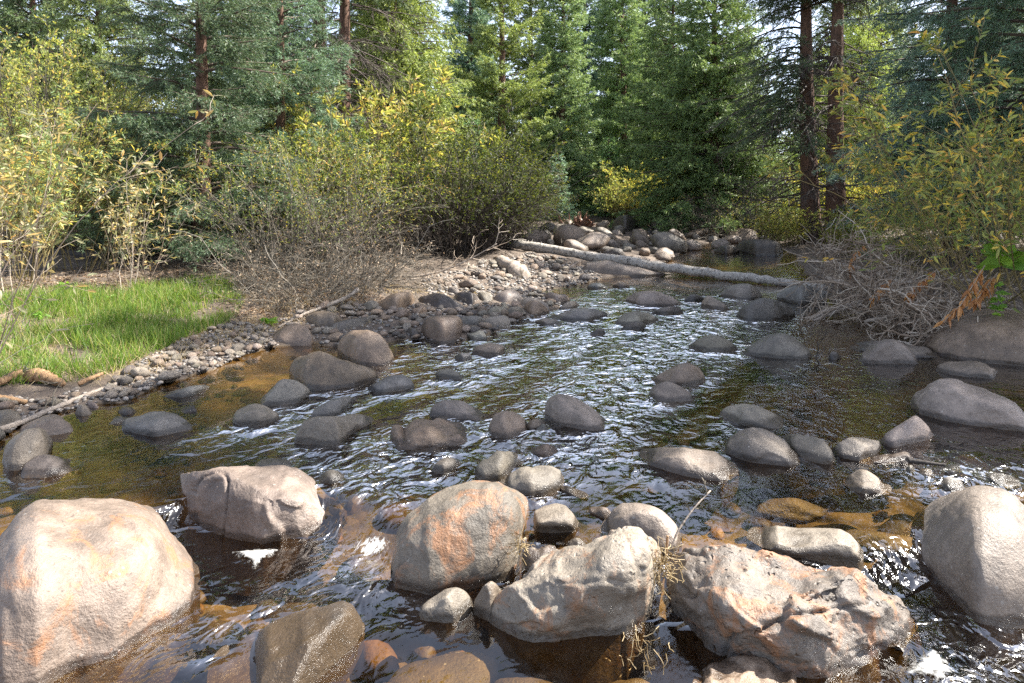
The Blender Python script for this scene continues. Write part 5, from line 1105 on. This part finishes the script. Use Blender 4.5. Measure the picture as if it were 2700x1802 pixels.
# herbs: broad-leaved weeds, counted one by one
def herb(name, label, x, y, n, L, W, mat, seed, h=.05, group=None, z=None, up=.9):
    rng = np.random.default_rng(seed); zg = float(ground_z(np.array([x]), np.array([y]))[0]) if z is None else z
    a = rng.uniform(0, 6.28, n); d = np.stack([np.cos(a), np.sin(a), rng.uniform(.1, up, n)], 1)
    p = np.stack([rng.normal(0, .01, n), rng.normal(0, .01, n), rng.uniform(0, h, n)], 1)
    v, f = leaves(rng, p, d, L * rng.uniform(.6, 1.2, n), W * rng.uniform(.7, 1.2, n), True, .4)
    o = link(name, mesh(name, v, [(f, 0)], [M[mat]]), loc=(x, y, zg)); return tag(o, label, 'plant', group)
h = ground_at(618, 745); herb('weed', 'small broad-leaved green weed by the leaning grey branch', h[0], h[1], 12, .12, .05, 'leaf_bright', 1)
for i, (u, v) in enumerate([(60, 690), (150, 665), (250, 700), (330, 670), (95, 740), (200, 770), (410, 690), (300, 745)]):
    h = ground_at(u, v); herb('weed', 'broad-leaved weed growing up through the grass of the left bank', h[0], h[1], 14, .10, .035, 'leaf_bright', 10 + i, .08, 'weeds in the grass', up=1.6)
p = dpx(2300, 590, 6.9); herb('broad_leaf_plant', 'bright green broad-leaved plant under the willow at the right edge', p[0], p[1], 16, .26, .15, 'leaf_bright', 4, .25, z=p[2] - .12)
p = dpx(2290, 690, 6.8); herb('broad_leaf_plant', 'small yellow-green leafy plant above the huge bank boulder', p[0], p[1], 40, .10, .035, 'leaf_bright', 5, .3, z=p[2] - .15)
def dead_spray(label, pts_, n, seed):
    rng = np.random.default_rng(seed); C = np.array(pts_); base = C[0].copy(); C = C - base
    g = Geo(); v, f = tubes(C[None], .006, 5); g.add(v, f)
    p, d = along(C[None], np.zeros(n, int), rng.uniform(.05, 1, n)); ld = side_dirs(rng, d, .9); ld[:, 2] -= .5
    o = link('dead_leaf_spray', g.mesh('dead_leaf_spray', [M['twig_tan']]), loc=base); tag(o, label, 'dead branch')
    v, f = leaves(rng, p, ld, .10 * rng.uniform(.6, 1.2, n), .036, True, .3); link('dead_leaves', mesh('dead_leaves', v, [(f, 0)], [M['leaf_orange']]), o)
dead_spray('branch of orange dead leaves hanging over the huge bank boulder', [dpx(2260, 610, 6.9), dpx(2235, 650, 6.7), dpx(2205, 700, 6.6), dpx(2165, 740, 6.5)], 60, 3)
dead_spray('short branch of orange dead leaves beside the bright green plant', [dpx(2290, 625, 7.0), dpx(2262, 660, 6.9), dpx(2240, 690, 6.8)], 40, 4)

# ------------------------------------------------------------------ sticks and driftwood
def g2(u, v, dz=.02): q = ground_at(u, v); return q + np.array([0, 0, dz])
stick('fallen_branch', 'bent grey branch leaning on the rounded brown boulder of the pebble bar', 'branch', [dpx(822, 664, 8.6), dpx(800, 682, 8.5), dpx(740, 706, 8.3), dpx(700, 720, 8.1), dpx(660, 740, 7.9), g2(640, 755)], .030, .010, 'bark_grey', 8, 3, 5, twig_len=.25)
stick('fallen_branch', 'thin grey stick lying on the cobbles left of the rounded brown boulder', 'branch', [g2(575, 782), g2(600, 770), dpx(632, 762, 7.6), dpx(655, 757, 7.7)], .007, .005, 'bark_grey', 6, 2, 6, twig_len=.15)
stick('fallen_branch', 'long grey stick with peeling bark on the left shore, one end in the frame edge', 'branch', [dpx(-40, 1002, 4.35), dpx(60, 965, 4.7), dpx(130, 935, 4.95), dpx(190, 910, 5.2), dpx(270, 880, 5.5)], .022, .016, 'bark_grey', 8, 2, 7, K=40, wob=.002, twig_len=.3)
stick('rotten_log', 'splintered yellow-brown piece of rotten wood in the grass edge', 'rotten log', [g2(72, 877, .05), g2(110, 882, .05), g2(145, 893, .03)], .060, .022, 'rotten', 9, 3, 8, wob=.004, twig_len=.12)
stick('rotten_log', 'forked piece of rotten wood at the left frame edge above the shore stones', 'rotten log', [g2(-30, 905, .04), g2(10, 890, .05), g2(45, 872, .06)], .030, .026, 'rotten', 8, 2, 9, wob=.004, twig_len=.15)
stick('rotten_log', 'short bent brown root end beside the splintered wood', 'rotten log', [g2(180, 892, .03), g2(205, 885, .05), g2(235, 868, .03)], .020, .014, 'rotten', 8, 0, 10)
stick('rotten_log', 'pale flat piece of old wood lying among stones at the left edge', 'rotten log', [g2(-40, 925, .03), g2(10, 925, .03), g2(60, 933, .02)], .030, .016, 'rotten', 7, 0, 11)
stick('burnt_log', 'black fallen log lying behind the left willow shoots', 'fallen log', [g2(-40, 590, .35), dpx(60, 572, 12.2), dpx(130, 580, 12.0), g2(245, 600, .06)], .09, .06, 'bark_dark', 10, 5, 12, twig_len=.5, twig_mat='twig_dark', K=30)
stick('dead_branch', 'bare pale dead branch reaching over the sunlit gravel below the dark bush', 'branch', [dpx(790, 648, 10.6), dpx(860, 634, 10.5), dpx(960, 636, 10.3), dpx(1020, 622, 10.2), dpx(1080, 595, 10.1), dpx(1140, 560, 10.0)], .022, .006, 'bark_grey', 7, 22, 13, twig_len=.45, twig_mat='twig_pale')
stick('dead_branch', 'pale dead branch lying just below the bare reaching one', 'branch', [dpx(820, 640, 10.2), dpx(900, 645, 10.1), dpx(960, 640, 10.1), dpx(1040, 640, 10.0)], .014, .005, 'bark_grey', 7, 9, 14, twig_len=.3, twig_mat='twig_pale')
stick('driftwood_stump', 'hollow weathered log end on the gravel under the left end of the fallen trunk', 'stump', [dpx(1150, 600, 12.8), dpx(1180, 618, 12.2), dpx(1200, 640, 11.8)], .11, .17, 'bark_grey', 12, 8, 15, wob=.012, twig_len=.3, K=14)
def red_stump():
    rng = np.random.default_rng(16); n = 26; c = dpx(1325, 518, 26.5)
    p = np.stack([rng.normal(0, .32, n), rng.normal(0, .2, n), np.full(n, -.2)], 1)
    A = grow(rng, p, np.stack([rng.normal(.1, .35, n), rng.normal(0, .25, n), np.ones(n)], 1), rng.uniform(.4, .85, n), 7, .2)
    g = Geo(); v, f = tubes(A, rng.uniform(.05, .13, (n, 1)) * np.array([1.2, 1.1, 1, .8, .6, .4, .12])[None], 6); g.add(v, f)
    tag(link('red_stump', g.mesh('red_stump', [M['redrot']]), loc=c), 'splintered red-brown rotten stump on the far bank behind the stones', 'stump')
red_stump()
# bare twig clump between the two front boulders
stick('upright_twig', 'thin bare twig standing up from the straw clump between the front boulders', 'twig', [dpx(1540, 1262, 2.86), dpx(1552, 1225, 2.88), dpx(1575, 1190, 2.9), dpx(1600, 1158, 2.92), dpx(1631, 1126, 2.95)], .0048, .0028, 'bark_grey', 6, 3, 17, twig_len=.05)
stick('upright_twig', 'short broken reed stalk beside the thin bare twig', 'twig', [dpx(1529, 1275, 2.82), dpx(1532, 1230, 2.83)], .006, .0055, 'rotten', 6, 0, 18)
def clump(label, c, n, L, mat, seed, r=.03):
    rng = np.random.default_rng(seed); p = rng.normal(0, r, (n, 3)) * np.array([1, .6, 1.2])
    A = grow(rng, p, rng.normal(0, 1, (n, 3)), L * rng.uniform(.4, 1.2, n), 6, .35, -.05); g = Geo(); v, f = tubes(A, .0014, 3, False); g.add(v, f)
    o = link('straw_clump', g.mesh('straw_clump', [M[mat]]), loc=c); tag(o, label, 'straw clump')
clump('clump of dry straw and roots wedged between the two big front boulders', dpx(1522, 1292, 2.76), 95, .10, 'straw', 1)
clump('little tuft of dry straw at the right side of the domed boulder', dpx(1196, 1250, 2.95), 45, .07, 'straw', 2, .012)
clump('dry twigs caught in the water below the pitted boulder', dpx(1480, 1490, 2.32), 22, .09, 'straw', 3, .03)
stick('submerged_stick', 'thin dark stick running right from the bark-coloured narrow rock', 'branch', [dpx(2085, 1058, 3.98), dpx(2120, 1062, 3.95), dpx(2170, 1068, 3.92)], .016, .008, 'bark_dark', 7, 0, 19)
stick('bare_twig', 'bare dark twig stuck upright at the end of the oval boulder in the row', 'twig', [dpx(1882, 838, 6.35), dpx(1872, 822, 6.35), dpx(1879, 800, 6.35), dpx(1875, 785, 6.35)], .007, .004, 'bark_dark', 6, 2, 20, twig_len=.18, twig_mat='twig_dark')

# the heap of dead branches on the right
heap = [([(1838, 745), (1900, 715), (1990, 690), (2070, 675)], 8.6, 8.9, .040, .034, 'thick pale dead branch at the left front of the brush heap'),
        ([(1815, 758), (1870, 735), (1950, 705), (2030, 688)], 8.4, 8.7, .022, .018, 'dark dead branch lying just under the thick pale one in the brush heap'),
        ([(1990, 655), (2080, 650), (2180, 640), (2250, 648)], 9.2, 8.2, .030, .022, 'dead branch running level along the back of the brush heap'),
        ([(1850, 600), (1930, 605), (2000, 625), (2070, 650)], 10.5, 9.4, .022, .030, 'grey dead branch rising left at the back of the brush heap'),
        ([(2060, 705), (2130, 690), (2230, 700), (2330, 712)], 8.0, 7.2, .026, .020, 'long smooth dead branch running to the huge bank boulder'),
        ([(1985, 740), (2060, 720), (2100, 745), (2115, 775)], 8.0, 7.4, .020, .010, 'dead branch bending down to the water at the front of the brush heap'),
        ([(1900, 640), (1960, 660), (2030, 668), (2100, 660)], 9.6, 8.9, .045, .035, 'broken stub of a thick trunk in the middle of the brush heap')]
for i, (pp, y0, y1, r0, r1, lab) in enumerate(heap):
    stick('dead_branch', lab, 'branch', [dpx(u, v, y) for (u, v), y in zip(pp, np.linspace(y0, y1, len(pp)))], r0, r1, 'bark_grey', 9, 16, 30 + i, twig_len=.55, twig_mat='twig_pale', wob=.006, group='dead branches of the brush heap')
def brush(label, lo, hi, n, L, seed, mat, r=.004):
    """one tangle of dead twigs"""
    rng = np.random.default_rng(seed); lo = np.array(lo); hi = np.array(hi); c = (lo + hi) / 2
    p = rng.uniform(lo, hi, (n, 3)) - c; p[:, 2] = (lo[2] - c[2]) + (hi[2] - lo[2]) * rng.random(n) ** 1.5
    A = grow(rng, p, np.stack([rng.normal(0, 1, n), rng.normal(0, .8, n), rng.normal(.05, .5, n)], 1), L * rng.uniform(.4, 1.4, n), 9, .22, -.03)
    g = Geo(); v, f = tubes(A, r * rng.uniform(.6, 1.8, (n, 1)) * np.linspace(1, .35, 9)[None], 4, False); g.add(v, f)
    bi = np.repeat(np.arange(n), 5); q, d = along(A, bi, rng.uniform(.15, 1, len(bi)))
    B = grow(rng, q, side_dirs(rng, d, 1.0), L * .35 * rng.uniform(.3, 1.3, len(bi)), 6, .25); v, f = tubes(B, r * .5, 3, False); g.add(v, f)
    o = link('brush_tangle', g.mesh('brush_tangle', [M[mat]]), loc=c); tag(o, label, 'brush heap')
a, b = dpx(1880, 700, 10.0), dpx(2060, 560, 9.2)
brush('grey tangle of dead twigs at the left end of the brush heap', (a[0], 9.0, .05), (b[0], 10.4, .95), 95, .85, 71, 'twig_tan', .0075)
a, b = dpx(1960, 740, 8.2), dpx(2230, 620, 7.6)
brush('tan tangle of dead twigs in the middle of the brush heap', (a[0], 7.6, .03), (b[0], 8.8, .62), 120, .75, 72, 'twig_tan', .008)
a, b = dpx(2060, 770, 7.2), dpx(2190, 690, 7.0)
brush('dark tangle of roots and twigs hanging to the water beside the huge bank boulder', (a[0], 6.9, .0), (b[0], 7.6, .5), 70, .55, 73, 'twig_tan', .007)

dead_spray('rusty dead twig caught in the brush heap below the trunk pair', [dpx(1985, 560, 9.4), dpx(1960, 590, 9.2), dpx(1950, 620, 9.1)], 26, 7)
dead_spray('rusty dead twig drooping from the middle of the brush heap', [dpx(2050, 640, 8.2), dpx(2020, 665, 8.0), dpx(2000, 690, 7.9)], 26, 8)
dead_spray('rusty dead branch at the foot of the willow', [dpx(2150, 620, 7.6), dpx(2110, 650, 7.5), dpx(2085, 680, 7.4)], 34, 9)
# ------------------------------------------------------------------ broad stones lying just under the surface in front
def build_sunken():
    rng = np.random.default_rng(81)
    for u, v, rx, ry, lab in [(1160, 1735, .20, .17, 'broad amber stone under the water below the smooth pale grey rock'), (1020, 1770, .17, .14, 'amber stone under the water left of the broad amber one'), (1410, 1770, .15, .12, 'mossy stone just under the water below the pitted boulder'),
                              (1650, 1755, .14, .11, 'brown stone just under the water right of the mossy sunken one'), (580, 1610, .13, .10, 'rusty stone under the fast water right of the peach-stained boulder'), (800, 1570, .14, .10, 'mossy amber stone under the water above the sloping wet rock'),
                              (2330, 1395, .20, .10, 'long amber stone under the water left of the large smooth pale boulder'), (2090, 1310, .17, .10, 'dim brown stone under the water above the long low pale boulder'), (2560, 1600, .15, .12, 'greenish stone under the glittering water at the lower right edge')]:
        lev = LOW if v > 1500 else -.04
        x, y = plane(u, v, lev); vv, ff = stone_shape(rng, 4, .4); vv = vv * np.array([rx, ry, .11]) * 1.1; top = vv[:, 2].max()
        o = link('sunken_rock', mesh('sunken_rock', vv, [(ff, 0)], [M['rock']], True), loc=(x, y, float(water_level(np.array([x]), np.array([y]))[0]) - .055 - top)); o.rotation_euler = (0, 0, rng.uniform(-.5, .5))
        o.color = (.075, .055, .032, .3); o['waterline'] = -5.0; o['pits'] = 0.0; tag(o, lab, 'rock', 'rocks under the water')
build_sunken()

# ------------------------------------------------------------------ foam cushions in the eddies
def foam_patch(label, outline, z, seed):
    rng = np.random.default_rng(seed); uv = np.array(outline, float)
    w = np.array([[(u - CX) / F * ((HC - z) * F / (v - VH)), (HC - z) * F / (v - VH)] for u, v in uv])
    m = 90; t = np.linspace(0, len(w), m, endpoint=False); i = t.astype(int); f = (t - i)[:, None]; ring = w[i] * (1 - f) + w[(i + 1) % len(w)] * f
    c = ring.mean(0); k = 10; s = np.linspace(0, 1, k)
    G = c + (ring[:, None] - c) * (1 + .05 * noise(np.stack([t * .7, t * 0, t * 0], 1), seed)[:, None, None]) * s[None, :, None]
    zz = z + .012 - .020 * s[None] ** 3 + .003 * noise(np.concatenate([G * 40, np.zeros((m, k, 1))], -1), 4)
    V = np.concatenate([G, np.broadcast_to(zz, (m, k))[..., None]], -1); base = np.array([*c, z])
    idx = np.arange(m * k).reshape(m, k); Q = np.stack([idx[:, :-1], idx[:, 1:], np.roll(idx, -1, 0)[:, 1:], np.roll(idx, -1, 0)[:, :-1]], -1).reshape(-1, 4)
    me = mesh('foam', V - base, [(Q, 0)], [M['foam']], True); ra = me.attributes.new('rim', 'FLOAT', 'POINT'); ra.data.foreach_set('value', np.broadcast_to(s[None], (m, k)).astype(np.float32).ravel())
    tag(link('foam', me, loc=base), label, 'foam', kind='stuff')
foam_patch('white cushion of foam at the foot of the broad cracked boulder', [(585, 1455), (680, 1444), (770, 1444), (740, 1462), (695, 1480), (670, 1508), (650, 1488), (625, 1470)], LOW, 1)
foam_patch('white cushion of foam at the right end of the rough fractured boulder', [(2385, 1755), (2430, 1715), (2460, 1700), (2490, 1725), (2530, 1770), (2545, 1790), (2500, 1805), (2420, 1800), (2370, 1780)], LOW, 2)
